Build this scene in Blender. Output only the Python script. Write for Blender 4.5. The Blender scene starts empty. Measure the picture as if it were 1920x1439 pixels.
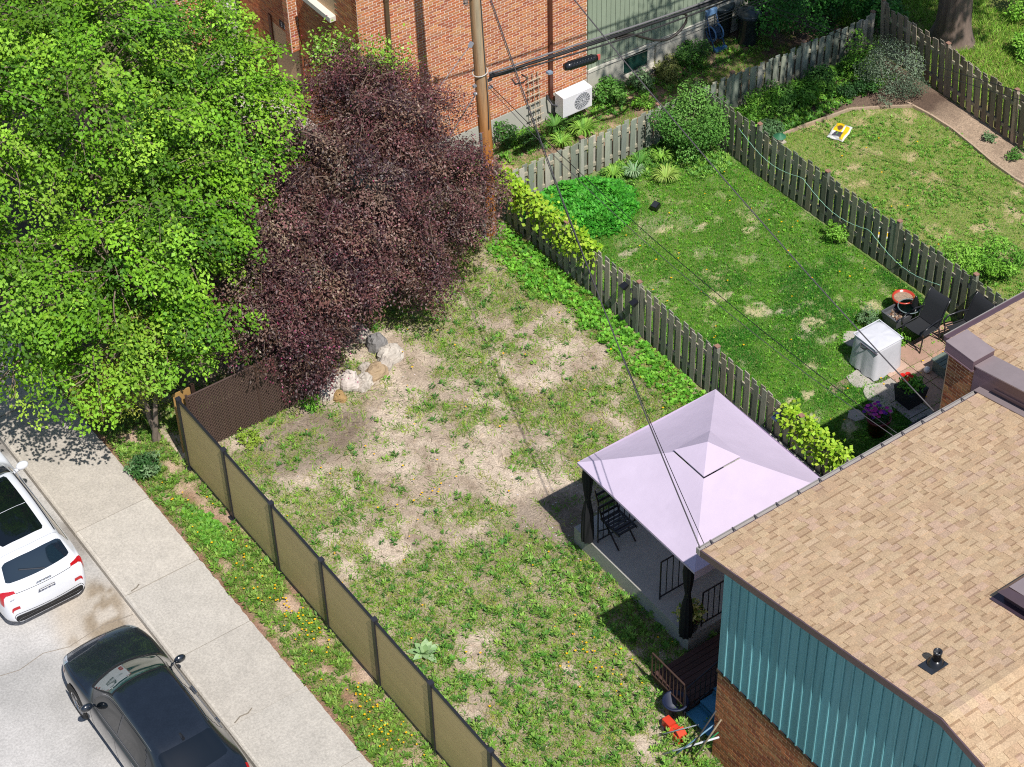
import bpy, math, random
import numpy as np
from mathutils import Matrix, Vector

# ------------------------------------------------------------------ camera, sky, sun, exposure
SC = bpy.context.scene
COLL = SC.collection
cam_d = bpy.data.cameras.new('camera'); cam = bpy.data.objects.new('camera', cam_d); COLL.objects.link(cam)
cam_d.sensor_fit = 'HORIZONTAL'; cam_d.sensor_width = 36.0; cam_d.lens = 72.8
cam_d.clip_start = 0.5; cam_d.clip_end = 2000.0
cam.matrix_world = Matrix(((0.812103, 0.407266, -0.417880, -17.969),
                           (-0.583163, 0.541635, -0.605436, -26.034),
                           (-0.020235, 0.735368, 0.677366, 29.127),
                           (0, 0, 0, 1)))
SC.camera = cam
SHX, SHY = 0.095, 0.645                      # shadow shift per metre of height
ELEV = math.atan2(1.0, math.hypot(SHX, SHY))
world = bpy.data.worlds.new('World'); SC.world = world; world.use_nodes = True
wn = world.node_tree.nodes; wl = world.node_tree.links
sky = wn.new('ShaderNodeTexSky'); sky.sky_type = 'NISHITA'; sky.sun_disc = False
sky.sun_elevation = ELEV; sky.sun_rotation = math.atan2(-SHX, -SHY)
sky.air_density = 1.0; sky.dust_density = 0.6; sky.ozone_density = 1.0
wn['Background'].inputs['Strength'].default_value = 0.105
wl.new(sky.outputs['Color'], wn['Background'].inputs['Color'])
sun_d = bpy.data.lights.new('sun', 'SUN'); sun_d.energy = 5.0; sun_d.angle = math.radians(0.53); sun_d.color = (1.0, 0.965, 0.91)
sun = bpy.data.objects.new('sun', sun_d); COLL.objects.link(sun)
sun.rotation_euler = Vector((-SHX, -SHY, 1.0)).to_track_quat('Z', 'Y').to_euler()
sun.location = (-10, -30, 40)
SC.view_settings.view_transform = 'Standard'; SC.view_settings.look = 'None'
SC.view_settings.gamma = 1.0; SC.view_settings.use_curve_mapping = False
SC.view_settings.exposure = 0.08
SC.cycles.max_bounces = 6; SC.cycles.diffuse_bounces = 3; SC.cycles.glossy_bounces = 3
SC.cycles.transmission_bounces = 4; SC.cycles.transparent_max_bounces = 6
SC.cycles.sample_clamp_indirect = 6.0
try:
    SC.cycles.use_denoising = False; SC.cycles.use_adaptive_sampling = False; SC.cycles.filter_width = 1.1
except Exception:
    pass

RNG = np.random.default_rng(7)
random.seed(11)

# ------------------------------------------------------------------ helpers
def C(h):
    h = h.lstrip('#'); v = [int(h[i:i + 2], 16) / 255 for i in (0, 2, 4)]
    return tuple(x / 12.92 if x <= 0.04045 else ((x + 0.055) / 1.055) ** 2.4 for x in v)

def mat(name, col, rough=0.8, noise=0.0, nscale=8.0, bump=0.0, bscale=None, metal=0.0, spec=0.5, coat=0.0,
        stretch=(1, 1, 1), translucent=0.0, fine=0.0, fscale=180.0, transmission=0.0):
    """Colour = base x Col attribute x noise; relief by bump."""
    m = bpy.data.materials.new(name); m.use_nodes = True
    nt = m.node_tree; N = nt.nodes; L = nt.links
    b = N['Principled BSDF']; b.inputs['Roughness'].default_value = rough
    b.inputs['Metallic'].default_value = metal; b.inputs['Specular IOR Level'].default_value = spec
    b.inputs['Coat Weight'].default_value = coat; b.inputs['Coat Roughness'].default_value = 0.04
    if transmission: b.inputs['Transmission Weight'].default_value = transmission
    at = N.new('ShaderNodeAttribute'); at.attribute_name = 'Col'
    mx = N.new('ShaderNodeMix'); mx.data_type = 'RGBA'; mx.blend_type = 'MULTIPLY'; mx.inputs['Factor'].default_value = 1.0
    mx.inputs['A'].default_value = (*col, 1); L.new(at.outputs['Color'], mx.inputs['B'])
    out = mx.outputs['Result']
    tc = N.new('ShaderNodeTexCoord'); mp = N.new('ShaderNodeMapping'); mp.inputs['Scale'].default_value = stretch
    L.new(tc.outputs['Object'], mp.inputs['Vector'])
    def mulnoise(out, scale, amt, detail=6.0):
        nz = N.new('ShaderNodeTexNoise'); nz.inputs['Scale'].default_value = scale; nz.inputs['Detail'].default_value = detail
        nz.inputs['Roughness'].default_value = 0.65
        L.new(mp.outputs['Vector'], nz.inputs['Vector'])
        mr = N.new('ShaderNodeMapRange'); mr.inputs['From Min'].default_value = 0.25; mr.inputs['From Max'].default_value = 0.75
        mr.inputs['To Min'].default_value = 1 - amt; mr.inputs['To Max'].default_value = 1 + amt
        L.new(nz.outputs['Fac'], mr.inputs['Value'])
        m2 = N.new('ShaderNodeVectorMath'); m2.operation = 'SCALE'
        L.new(out, m2.inputs[0]); L.new(mr.outputs['Result'], m2.inputs['Scale'])
        return m2.outputs['Vector']
    if noise: out = mulnoise(out, nscale, noise)
    if fine: out = mulnoise(out, fscale, fine, 2.0)
    L.new(out, b.inputs['Base Color'])
    if bump:
        nz = N.new('ShaderNodeTexNoise'); nz.inputs['Scale'].default_value = bscale or nscale * 3; nz.inputs['Detail'].default_value = 5
        L.new(mp.outputs['Vector'], nz.inputs['Vector'])
        bp = N.new('ShaderNodeBump'); bp.inputs['Strength'].default_value = bump; bp.inputs['Distance'].default_value = 0.02
        L.new(nz.outputs['Fac'], bp.inputs['Height']); L.new(bp.outputs['Normal'], b.inputs['Normal'])
    if translucent:
        tr = N.new('ShaderNodeBsdfTranslucent'); ms = N.new('ShaderNodeMixShader'); ms.inputs['Fac'].default_value = translucent
        L.new(out, tr.inputs['Color']); L.new(b.outputs['BSDF'], ms.inputs[1]); L.new(tr.outputs['BSDF'], ms.inputs[2])
        L.new(ms.outputs['Shader'], N['Material Output'].inputs['Surface'])
    return m

OFF = {}                                     # world position of each parent's origin

def link(o, parent=None, loc=(0, 0, 0)):
    COLL.objects.link(o)
    loc = Vector(loc)
    if parent is not None:
        o.parent = parent; o.location = loc - Vector(OFF[parent.name])
    else:
        o.location = loc
    OFF[o.name] = tuple(loc)
    return o

def tag(o, label=None, cat=None, group=None, kind=None):
    if label: o['label'] = label
    if cat: o['category'] = cat
    if group: o['group'] = group
    if kind: o['kind'] = kind
    return o

def thing(name, label, cat, loc=(0, 0, 0), group=None):
    o = bpy.data.objects.new(name, None); o.empty_display_size = 0.2
    link(o, None, loc); return tag(o, label, cat, group)

def mesh_np(name, V, F, cols, m, smooth=False):
    """V (n,3), F (m,k) with constant k, cols (n,3)."""
    me = bpy.data.meshes.new(name)
    V = np.asarray(V, np.float32); F = np.asarray(F, np.int32); k = F.shape[1]
    me.vertices.add(len(V)); me.vertices.foreach_set('co', V.ravel())
    me.loops.add(F.size); me.loops.foreach_set('vertex_index', F.ravel())
    me.polygons.add(len(F)); me.polygons.foreach_set('loop_start', np.arange(0, F.size, k, dtype=np.int32))
    me.polygons.foreach_set('loop_total', np.full(len(F), k, np.int32))
    if smooth: me.polygons.foreach_set('use_smooth', np.ones(len(F), bool))
    me.update(calc_edges=True)
    a = me.attributes.new('Col', 'FLOAT_COLOR', 'POINT')
    cc = np.ones((len(V), 4), np.float32); cc[:, :3] = cols
    a.data.foreach_set('color', cc.ravel())
    if m: me.materials.append(m)
    return me

class MB:
    def __init__(s): s.v = []; s.f = []; s.c = []
    def add(s, vs, fs, col=(1, 1, 1)):
        n = len(s.v); s.v += [tuple(p) for p in vs]; s.f += [tuple(i + n for i in q) for q in fs]
        if len(col) == len(vs) and not isinstance(col[0], (int, float)): s.c += list(col)
        else: s.c += [tuple(col)] * len(vs)
        return s
    BF = ((0, 3, 2, 1), (4, 5, 6, 7), (0, 1, 5, 4), (1, 2, 6, 5), (2, 3, 7, 6), (3, 0, 4, 7))
    def box(s, x0, x1, y0, y1, z0, z1, col=(1, 1, 1)):
        return s.add([(x0, y0, z0), (x1, y0, z0), (x1, y1, z0), (x0, y1, z0), (x0, y0, z1), (x1, y0, z1), (x1, y1, z1), (x0, y1, z1)], s.BF, col)
    def obox(s, c, ax, ay, az, hx, hy, hz, col=(1, 1, 1)):
        c, ax, ay, az = Vector(c), Vector(ax), Vector(ay), Vector(az)
        p = lambda i, j, k: c + ax * hx * i + ay * hy * j + az * hz * k
        return s.add([p(-1, -1, -1), p(1, -1, -1), p(1, 1, -1), p(-1, 1, -1), p(-1, -1, 1), p(1, -1, 1), p(1, 1, 1), p(-1, 1, 1)], s.BF, col)
    def bar(s, a, b, w, h=None, col=(1, 1, 1), up=(0, 0, 1)):
        """square bar from a to b"""
        a, b = Vector(a), Vector(b); d = (b - a); L = d.length; d.normalize()
        u = Vector(up)
        if abs(d.dot(u)) > 0.95: u = Vector((1, 0, 0))
        sx = d.cross(u).normalized(); uy = sx.cross(d)
        return s.obox((a + b) / 2, d, sx, uy, L / 2, w / 2, (h or w) / 2, col)
    def tube(s, pts, rad, n=8, col=(1, 1, 1), cap=True):
        pts = [Vector(p) for p in pts]
        if not isinstance(rad, (list, tuple)): rad = [rad] * len(pts)
        vs = []; fs = []
        d0 = (pts[1] - pts[0]).normalized(); ref = Vector((0, 0, 1)) if abs(d0.z) < 0.9 else Vector((1, 0, 0))
        for i, p in enumerate(pts):
            d = (pts[min(i + 1, len(pts) - 1)] - pts[max(i - 1, 0)]).normalized()
            a = d.cross(ref)
            if a.length < 1e-4: a = d.cross(Vector((0, 1, 0)))
            a.normalize(); b = d.cross(a)
            for j in range(n):
                t = 2 * math.pi * j / n
                vs.append(p + (a * math.cos(t) + b * math.sin(t)) * rad[i])
        for i in range(len(pts) - 1):
            for j in range(n):
                k = (j + 1) % n; fs.append((i * n + j, i * n + k, (i + 1) * n + k, (i + 1) * n + j))
        if cap:
            fs.append(tuple(range(n))[::-1]); fs.append(tuple(range((len(pts) - 1) * n, len(pts) * n)))
        return s.add(vs, fs, col)
    def lathe(s, c, prof, n=20, col=(1, 1, 1), cols=None):
        """prof: (radius, z) pairs round the vertical through c"""
        vs = []; fs = []; cc = []
        for i, (r, z) in enumerate(prof):
            for j in range(n):
                t = 2 * math.pi * j / n; vs.append((c[0] + r * math.cos(t), c[1] + r * math.sin(t), c[2] + z))
                cc.append(cols[i] if cols else col)
        for i in range(len(prof) - 1):
            for j in range(n):
                k = (j + 1) % n; fs.append((i * n + j, i * n + k, (i + 1) * n + k, (i + 1) * n + j))
        fs.append(tuple(range(n))[::-1]); fs.append(tuple(range((len(prof) - 1) * n, len(prof) * n)))
        return s.add(vs, fs, cc)
    def mesh(s, name, m, org=(0, 0, 0), smooth=False):
        me = bpy.data.meshes.new(name)
        me.from_pydata([(p[0] - org[0], p[1] - org[1], p[2] - org[2]) for p in s.v], [], s.f)
        a = me.attributes.new('Col', 'FLOAT_COLOR', 'POINT')
        a.data.foreach_set('color', np.array([(*q, 1.0) for q in s.c], np.float32).ravel())
        if m: me.materials.append(m)
        if smooth: me.polygons.foreach_set('use_smooth', np.ones(len(me.polygons), bool))
        me.update(); return me
    def build(s, name, m, parent=None, smooth=False, loc=None, kind=None):
        if loc is None: loc = OFF[parent.name] if parent is not None else (0, 0, 0)
        o = bpy.data.objects.new(name, s.mesh(name, m, loc, smooth))
        link(o, parent, loc)
        if kind: o['kind'] = kind
        return o

def put(name, me, parent, loc, rot=None):
    o = bpy.data.objects.new(name, me); link(o, parent, loc)
    if rot is not None: o.rotation_euler = rot
    return o

def text_mesh(name, body, size, m, parent, loc, rot, center=False):
    cu = bpy.data.curves.new(name, 'FONT'); cu.body = body; cu.size = size; cu.extrude = .002
    if center: cu.align_x = 'CENTER'
    t = bpy.data.objects.new('tmp_text', cu); COLL.objects.link(t)
    bpy.context.view_layer.update()
    me = bpy.data.meshes.new_from_object(t.evaluated_get(bpy.context.evaluated_depsgraph_get()))
    bpy.data.objects.remove(t); me.materials.clear(); me.materials.append(m)
    a = me.attributes.new('Col', 'FLOAT_COLOR', 'POINT'); a.data.foreach_set('color', np.ones(len(me.vertices) * 4, np.float32))
    o = bpy.data.objects.new(name, me); link(o, parent, loc); o.rotation_euler = rot; return o

def jit(col, a, r=random):
    k = 1 + r.uniform(-a, a); return tuple(max(0, x * k * (1 + r.uniform(-a, a) * 0.3)) for x in col)

# smooth value noise on the plane
_LAT = RNG.random((6, 256, 256))
def vnoise(x, y, seed=0, octaves=4, scale=1.0):
    x = np.asarray(x, float) * scale + 37.1 * seed + 500; y = np.asarray(y, float) * scale + 91.7 * seed + 500
    tot = 0.0; amp = 1.0; nrm = 0.0
    for o in range(octaves):
        xi = np.floor(x).astype(int); yi = np.floor(y).astype(int); fx = x - xi; fy = y - yi
        fx = fx * fx * (3 - 2 * fx); fy = fy * fy * (3 - 2 * fy); g = _LAT[(seed + o) % 6]
        a = g[xi % 256, yi % 256]; b = g[(xi + 1) % 256, yi % 256]; c = g[xi % 256, (yi + 1) % 256]; d = g[(xi + 1) % 256, (yi + 1) % 256]
        tot = tot + amp * ((a * (1 - fx) + b * fx) * (1 - fy) + (c * (1 - fx) + d * fx) * fy); nrm += amp
        amp *= 0.5; x = x * 2.03; y = y * 2.03
    return tot / nrm
def sstep(a, b, x):
    t = np.clip((np.asarray(x, float) - a) / (b - a), 0, 1); return t * t * (3 - 2 * t)
def bump2(x, y, cx, cy, rx, ry):             # soft ellipse mask
    d = np.sqrt(((x - cx) / rx) ** 2 + ((y - cy) / ry) ** 2); return 1 - sstep(0.65, 1.15, d)

# ------------------------------------------------------------------ materials
M = {}
M['soil'] = mat('soil', (1, 1, 1), 0.95, noise=0.25, nscale=11, bump=0.9, bscale=35, fine=0.42, fscale=34)
M['concrete'] = mat('concrete', C('#b4ada3'), 0.85, noise=0.12, nscale=2.2, bump=0.3, bscale=60, fine=0.2, fscale=26)
M['road'] = mat('road_concrete', (1, 1, 1), 0.85, noise=0.12, nscale=1.6, bump=0.3, bscale=60, fine=0.2, fscale=24)
M['grass'] = mat('grass', (1, 1, 1), 0.6, spec=0.3, translucent=0.25)
M['leaf'] = mat('leaf', (1, 1, 1), 0.58, spec=0.28, translucent=0.2)
M['leaf_dark'] = mat('purple_leaf', (1, 1, 1), 0.5, spec=0.5, translucent=0.12)
M['bark'] = mat('bark', C('#7a6c60'), 0.9, noise=0.3, nscale=12, bump=0.7, bscale=30, stretch=(1, 1, 0.3))
M['old_wood'] = mat('weathered_wood', (1, 1, 1), 0.85, noise=0.22, nscale=9, bump=0.35, bscale=40, stretch=(2.5, 2.5, 0.35), fine=0.12, fscale=60)
M['pole_wood'] = mat('pole_wood', (1, 1, 1), 0.75, noise=0.28, nscale=7, bump=0.4, bscale=20, stretch=(2.2, 2.2, 0.16))
M['composite'] = mat('composite_board', C('#b5a06e'), 0.55, noise=0.05, nscale=5, stretch=(1, 0.3, 1))
M['black_metal'] = mat('black_metal', C('#26262b'), 0.4, spec=0.5)
M['brown_slat'] = mat('brown_slat', C('#3c2c28'), 0.7, noise=0.1)
M['wire'] = mat('chain_wire', C('#7a655a'), 0.5, metal=0.3)
M['brick'] = mat('brick', (1, 1, 1), 0.9, noise=0.12, nscale=30, bump=0.25, bscale=120)
M['mortar'] = mat('mortar', C('#e2d2c4'), 0.95, noise=0.08, nscale=10)
M['mortar_dark'] = mat('mortar_tan', C('#d8b48e'), 0.95, noise=0.08, nscale=10)
M['stucco'] = mat('stucco', C('#b3afa3'), 0.9, noise=0.06, nscale=3, bump=0.15, bscale=80)
M['siding_green'] = mat('sage_siding', C('#8f9b86'), 0.7, noise=0.05, nscale=4)
M['siding_teal'] = mat('teal_siding', C('#6aa2a9'), 0.7, noise=0.15, nscale=5, stretch=(3, 3, 0.25), bump=0.15, bscale=25)
M['shingle'] = mat('shingle', (1, 1, 1), 0.95, noise=0.10, nscale=3, fine=0.3, fscale=48, bump=0.3, bscale=200)
M['flash'] = mat('brown_flashing', C('#6d5a60'), 0.35, noise=0.08, nscale=5, metal=0.35)
M['flash_top'] = mat('pale_flashing', C('#9a8b8c'), 0.4, noise=0.08, nscale=4, metal=0.2)
M['gutter'] = mat('pale_gutter', C('#a09a96'), 0.35, noise=0.06, nscale=8, metal=0.2)
M['trim_white'] = mat('off_white_trim', C('#cfcabd'), 0.6, noise=0.04)
M['white'] = mat('white_enamel', C('#e4e2e4'), 0.4, noise=0.02)
M['brown_pipe'] = mat('brown_downspout', C('#5a3328'), 0.4, noise=0.08)
M['grey_pipe'] = mat('grey_pipe', C('#8b8f9a'), 0.4, metal=0.5)
M['canopy'] = mat('lilac_canvas', C('#c8b9cd'), 0.8, noise=0.05, nscale=2, translucent=0.10, bump=0.5, bscale=2.5)
M['curtain'] = mat('black_mesh_curtain', C('#19191d'), 0.8, translucent=0.1)
M['slab'] = mat('patio_concrete', C('#a7a49c'), 0.85, noise=0.1, nscale=2.5, bump=0.15, bscale=60, fine=0.1)
M['paver'] = mat('paver', (1, 1, 1), 0.9, noise=0.1, nscale=6, bump=0.2, bscale=60, fine=0.12)
M['rock'] = mat('pale_rock', (1, 1, 1), 0.9, noise=0.25, nscale=9, bump=0.8, bscale=14)
M['deck'] = mat('deck_plank', C('#4a342d'), 0.8, noise=0.2, nscale=8, stretch=(0.3, 3, 3))
M['blue_paint'] = mat('blue_paint', C('#3f86a6'), 0.6, noise=0.08)
M['cover'] = mat('grill_cover', C('#c9c9cf'), 0.7, noise=0.05, nscale=5, bump=0.2, bscale=9)
M['plain'] = mat('painted', (1, 1, 1), 0.55, noise=0.06, nscale=9)
M['gloss'] = mat('glossy_plastic', (1, 1, 1), 0.25, spec=0.5)
M['rubber'] = mat('rubber', C('#1b1b1d'), 0.7)
M['glass_dark'] = mat('tinted_glass', C('#0d1216'), 0.05, spec=0.8, coat=0.6)
M['glass_green'] = mat('green_glass', C('#1c3a35'), 0.04, spec=0.8, coat=0.5)
M['paint_white'] = mat('white_car_paint', C('#dcdde2'), 0.3, coat=0.8, spec=0.5, noise=0.03, nscale=3)
M['paint_navy'] = mat('navy_car_paint', C('#1a2029'), 0.25, coat=1.0, spec=0.5, noise=0.2, nscale=4, fine=0.2, fscale=40)
M['chrome'] = mat('chrome', C('#b8b8bb'), 0.18, metal=0.95)
M['red_lens'] = mat('red_lens', C('#b0101c'), 0.12, coat=0.8)
M['amber'] = mat('amber_lens', C('#d8743a'), 0.15, coat=0.6)
M['lamp'] = mat('clear_lens', C('#a9b2b8'), 0.08, coat=1.0, metal=0.5)
M['rear_glass'] = mat('blue_glass', C('#16222e'), 0.06, spec=0.8, coat=0.7)
M['ground'] = mat('far_ground', C('#6f6b55'), 0.95, noise=0.25, nscale=0.6)
# ------------------------------------------------------------------ terrain sheets
def hgt(x, y):
    x = np.asarray(x, float)
    return 0.05 * (vnoise(x, y, 1, 3, 0.7) - 0.5) + 0.018 * (vnoise(x, y, 2, 2, 5.0) - 0.5)
def hz(x, y): return float(hgt(np.array([x]), np.array([y]))[0])

def sheet(name, x0, x1, y0, y1, step, colfn, m, zfn=hgt, kind='structure', zoff=0.0):
    nx = max(2, int(round((x1 - x0) / step)) + 1); ny = max(2, int(round((y1 - y0) / step)) + 1)
    X, Y = np.meshgrid(np.linspace(x0, x1, nx), np.linspace(y0, y1, ny), indexing='ij')
    x = X.ravel(); y = Y.ravel(); z = (zfn(x, y) if zfn else 0 * x) + zoff
    I = np.arange(nx * ny).reshape(nx, ny)
    F = np.stack([I[:-1, :-1], I[1:, :-1], I[1:, 1:], I[:-1, 1:]], -1).reshape(-1, 4)
    o = bpy.data.objects.new(name, mesh_np(name, np.stack([x, y, z], 1), F, colfn(x, y), m, True))
    link(o); return tag(o, kind=kind)

def mixc(a, b, t):
    t = np.asarray(t)[:, None]; return np.asarray(a)[None, :] * (1 - t) + np.asarray(b)[None, :] * t if np.ndim(a) == 1 else np.asarray(a) * (1 - t) + np.asarray(b)[None, :] * t

SOIL_L, SOIL_M, SOIL_D = C('#bfae9b'), C('#8a7865'), C('#5c4e42')
TURF, TURF_D = C('#5d6a2e'), C('#3f5322')

def dens1(x, y):                             # weeds in the near yard
    n = 0.55 * vnoise(x, y, 3, 3, 0.9) + 0.45 * vnoise(x, y, 4, 3, 2.6)
    d = n - 0.45
    d = d + 0.10 * sstep(-2.5, -5.5, y) - 0.10 * bump2(x, y, -1.6, 0.2, 2.2, 2.6) - 0.05 * bump2(x, y, -3.9, -1.2, 1.6, 2.2)
    d = d + 0.05 * bump2(x, y, 0.4, 2.2, 1.8, 2.2) - 0.10 * bump2(x, y, -4.6, 1.0, 1.5, 1.2)
    d = d - 0.2 * bump2(x, y, -1.4, -3.4, 1.0, 0.9)
    lush = sstep(0.15, -0.15, 3.05 - x - (0.55 + 0.6 * vnoise(y, y * 0 + 3.3, 5, 2, 1.2))) * sstep(-3.9, -3.2, y)
    return np.clip(sstep(-0.06, 0.095, d), 0, 1), lush
def col1(x, y):
    d, l = dens1(x, y)
    n = vnoise(x, y, 2, 4, 1.6); n2 = vnoise(x, y, 0, 3, 6)
    c = mixc(SOIL_L, SOIL_M, sstep(0.35, 0.7, n) * 0.55 + sstep(0.5, 0.75, n2) * 0.35)
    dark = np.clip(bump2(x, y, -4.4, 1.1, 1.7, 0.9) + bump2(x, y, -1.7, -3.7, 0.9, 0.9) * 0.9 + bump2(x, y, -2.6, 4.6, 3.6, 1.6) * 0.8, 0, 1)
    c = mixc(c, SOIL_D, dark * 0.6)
    c = mixc(c, SOIL_M, np.clip(d * 0.4, 0, 1)); c = mixc(c, C('#6f7434'), np.clip(d * 0.3 + l * 0.7, 0, 1))
    return c
def dens2(x, y):                             # lawn of the middle yard
    n = vnoise(x, y, 5, 3, 1.1); n2 = vnoise(x, y, 1, 3, 3.3); n3 = vnoise(x, y, 0, 3, 6.5)
    d = 0.98 - 0.45 * sstep(0.62, 0.78, n2) - 0.35 * sstep(0.55, 0.72, n) * sstep(-1.5, 1.0, y)
    for (cx, cy, rx, ry) in ((5.6, -1.25, .25, .32), (5.95, -1.55, .22, .18), (6.3, -2.3, .3, .42), (6.1, -2.9, .26, .2), (5.3, -3.2, .3, .24), (4.6, -3.9, .32, .2), (4.3, -4.4, .2, .25),
                             (7.3, .9, .35, .2), (4.4, 1.9, .35, .2), (5.6, 2.3, .4, .15), (5.2, -0.4, .2, .3), (6.5, 1.6, .35, .15), (4.8, -5.0, .3, .25), (7.6, -2.6, .3, .2)):
        d = d - .9 * bump2(x + 0.7 * (n2 - .5), y + 0.7 * (n - .5), cx, cy, rx * .8, ry * .8) * (.35 + 1.1 * sstep(.35, .6, n3))
    return np.clip(d, .14, 1)
def col2(x, y):
    d = dens2(x, y); n = vnoise(x, y, 3, 4, 2)
    return mixc(mixc(C('#c9b792'), SOIL_L, sstep(.4, .7, n)), C('#55742a'), .25 + d * 0.72)
def dens3(x, y):                             # patchy lawn of the far yard
    n = vnoise(x, y, 4, 3, 1.3); n2 = vnoise(x, y, 2, 3, 3.6)
    d = 0.95 - 0.6 * sstep(0.53, 0.7, 0.5 * n + 0.5 * n2)
    bed = bed3(x, y)
    return np.clip(d * (1 - bed), 0, 1)
def bed3(x, y):                              # soil bed by the far fences
    edge = 13.45 + 0.12 * np.sin(y * 1.3) + .25 * (vnoise(x, y, 2, 3, 3) - .5)
    a = sstep(edge - .06, edge + .06, x) * sstep(3.6, 3.0, y)
    b = sstep(3.05, 3.2, y + 0.12 * np.sin(x * 1.1) + np.clip(x - 12.3, 0, 3) * .7) 
    return np.clip(a + b, 0, 1) * sstep(8.6, 9.2, x)
def col3(x, y):
    d = dens3(x, y); n = vnoise(x, y, 5, 4, 2.2)
    c = mixc(mixc(C('#c6ad8c'), C('#b09a72'), sstep(.35, .7, n)), C('#6f8038'), d * 0.9)
    bd = bed3(x, y); dark_y = sstep(0.8, 2.2, y)
    soil = mixc(C('#a58f7a'), C('#5c4a3e'), np.clip(dark_y * .85 + .3 * sstep(.5, .7, n), 0, 1))  # bed soil gets darker towards the back fence
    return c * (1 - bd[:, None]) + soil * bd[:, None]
def dens4(x, y):                             # strip of ground behind the back fence
    n = vnoise(x, y, 1, 3, 1.3); n2 = vnoise(x, y, 3, 2, 3)
    d = 0.75 * sstep(0.42, 0.6, 0.5 * n + 0.5 * n2) * sstep(14.0, 12.5, x) 
    d = d - 0.7 * bump2(x, y, 7.6, 5.4, 1.0, .35) - .5 * bump2(x, y, 4.6, 5.3, 0.9, .5)
    return np.clip(d, 0, 1)
def col4(x, y):
    d = dens4(x, y); n = vnoise(x, y, 0, 4, 2)
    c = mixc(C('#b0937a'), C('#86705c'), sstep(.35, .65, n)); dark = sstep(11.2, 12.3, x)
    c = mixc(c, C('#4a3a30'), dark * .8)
    return mixc(c, C('#6b6f38'), d * .6)
def dens0(x, y):                             # verge between pavement and fence
    n = vnoise(x, y, 2, 3, 1.4); n2 = vnoise(x, y, 5, 2, 4)
    d = sstep(0.30, 0.5, 0.5 * n + 0.5 * n2)
    d = d - 0.9 * bump2(x, y, -6.95, 1.3, .25, .35) - .9 * bump2(x, y, -6.85, .25, .22, .5) - .5 * bump2(x, y, -6.8, 2.0, .2, .2)
    d = d * sstep(-7.66, -7.50, x + 0.1 * (n2 - .5))
    return np.clip(d, 0, 1)
def col0(x, y):
    d = dens0(x, y); n = vnoise(x, y, 0, 4, 2)
    c = mixc(C('#b39a84'), C('#8c6f58'), sstep(.4, .7, n)); c = mixc(c, C('#7a5140'), sstep(-7.45, -7.6, x) * .7)
    return mixc(c, C('#63682f'), d * .6)
def dens5(x, y):
    return np.clip(0.85 * sstep(0.3, 0.5, vnoise(x, y, 4, 3, 1.0)), 0, 1)
def col5(x, y):
    n = vnoise(x, y, 1, 4, 1.8); return mixc(C('#7d7444'), C('#5f6c2c'), sstep(.3, .7, n))

sheet('ground', -300, 300, -300, 300, 60, lambda x, y: np.ones((len(x), 3)), M['ground'], None, zoff=-0.45)
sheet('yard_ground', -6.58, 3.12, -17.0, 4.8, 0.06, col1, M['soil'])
sheet('verge_ground', -7.66, -6.58, -12, 6.0, 0.06, col0, M['soil'])
sheet('lawn_ground', 3.12, 8.75, -9.9, 4.8, 0.07, col2, M['soil'])
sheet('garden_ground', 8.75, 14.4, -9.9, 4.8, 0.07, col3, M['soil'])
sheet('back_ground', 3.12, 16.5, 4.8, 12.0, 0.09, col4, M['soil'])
sheet('park_ground', 14.4, 30, -12, 4.8, 0.2, col5, M['soil'])
sheet('park_ground', 16.5, 32, 4.8, 26, 0.4, col5, M['soil'])
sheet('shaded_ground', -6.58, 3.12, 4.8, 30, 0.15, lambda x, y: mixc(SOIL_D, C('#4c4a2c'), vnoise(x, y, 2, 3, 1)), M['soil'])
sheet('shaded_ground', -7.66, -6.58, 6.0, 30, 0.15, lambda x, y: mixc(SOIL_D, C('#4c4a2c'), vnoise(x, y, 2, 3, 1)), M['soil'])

# road with its stains, kerb and pavement slabs
def roadcol(x, y):
    n = vnoise(x, y, 1, 4, 0.8); n2 = vnoise(x, y, 3, 3, 4)
    c = mixc(C('#b6b2ae'), C('#a3a09c'), sstep(.3, .7, n))
    st = 1.2 * bump2(x, y, -9.85, -0.75, .38, .6) * sstep(.3, .55, n2) + .9 * bump2(x, y, -9.55, -0.15, .3, .6) * sstep(.4, .55, n2)
    st = st + .6 * bump2(x, y, -10.4, -0.7, .25, .2) * sstep(.45, .6, n2) + .55 * sstep(-9.55, -9.3, x) * sstep(.4, .65, n)
    c = mixc(c, C('#5c4e40'), np.clip(st, 0, 1) * .85)
    return mixc(c, C('#b3a084'), .4 * bump2(x, y, -9.9, -0.8, .9, 1.5))
sheet('road', -22, -9.27, -20, 40, 0.1, roadcol, M['road'], lambda x, y: -0.13 + 0.03 * (vnoise(x, y, 2, 2, .4) - .5))
mb = MB(); mb.box(-7.9, -7.62, -20, 40, -0.3, -0.02); tag(mb.build('pavement_bed', M['ground']), kind='structure')
pav = MB().box(-9.22, -7.70, -20, 40, -0.3, -0.035, C('#6b5f55')).build('pavement', M['road'], loc=(-8.4, 0, 0)); tag(pav, kind='structure')
ys = [-12.2, -10.2, -8.2, -6.2, -4.3, -2.36, -0.43, 1.6, 3.55, 5.5, 7.5, 9.5, 11.5, 13.5]
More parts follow.
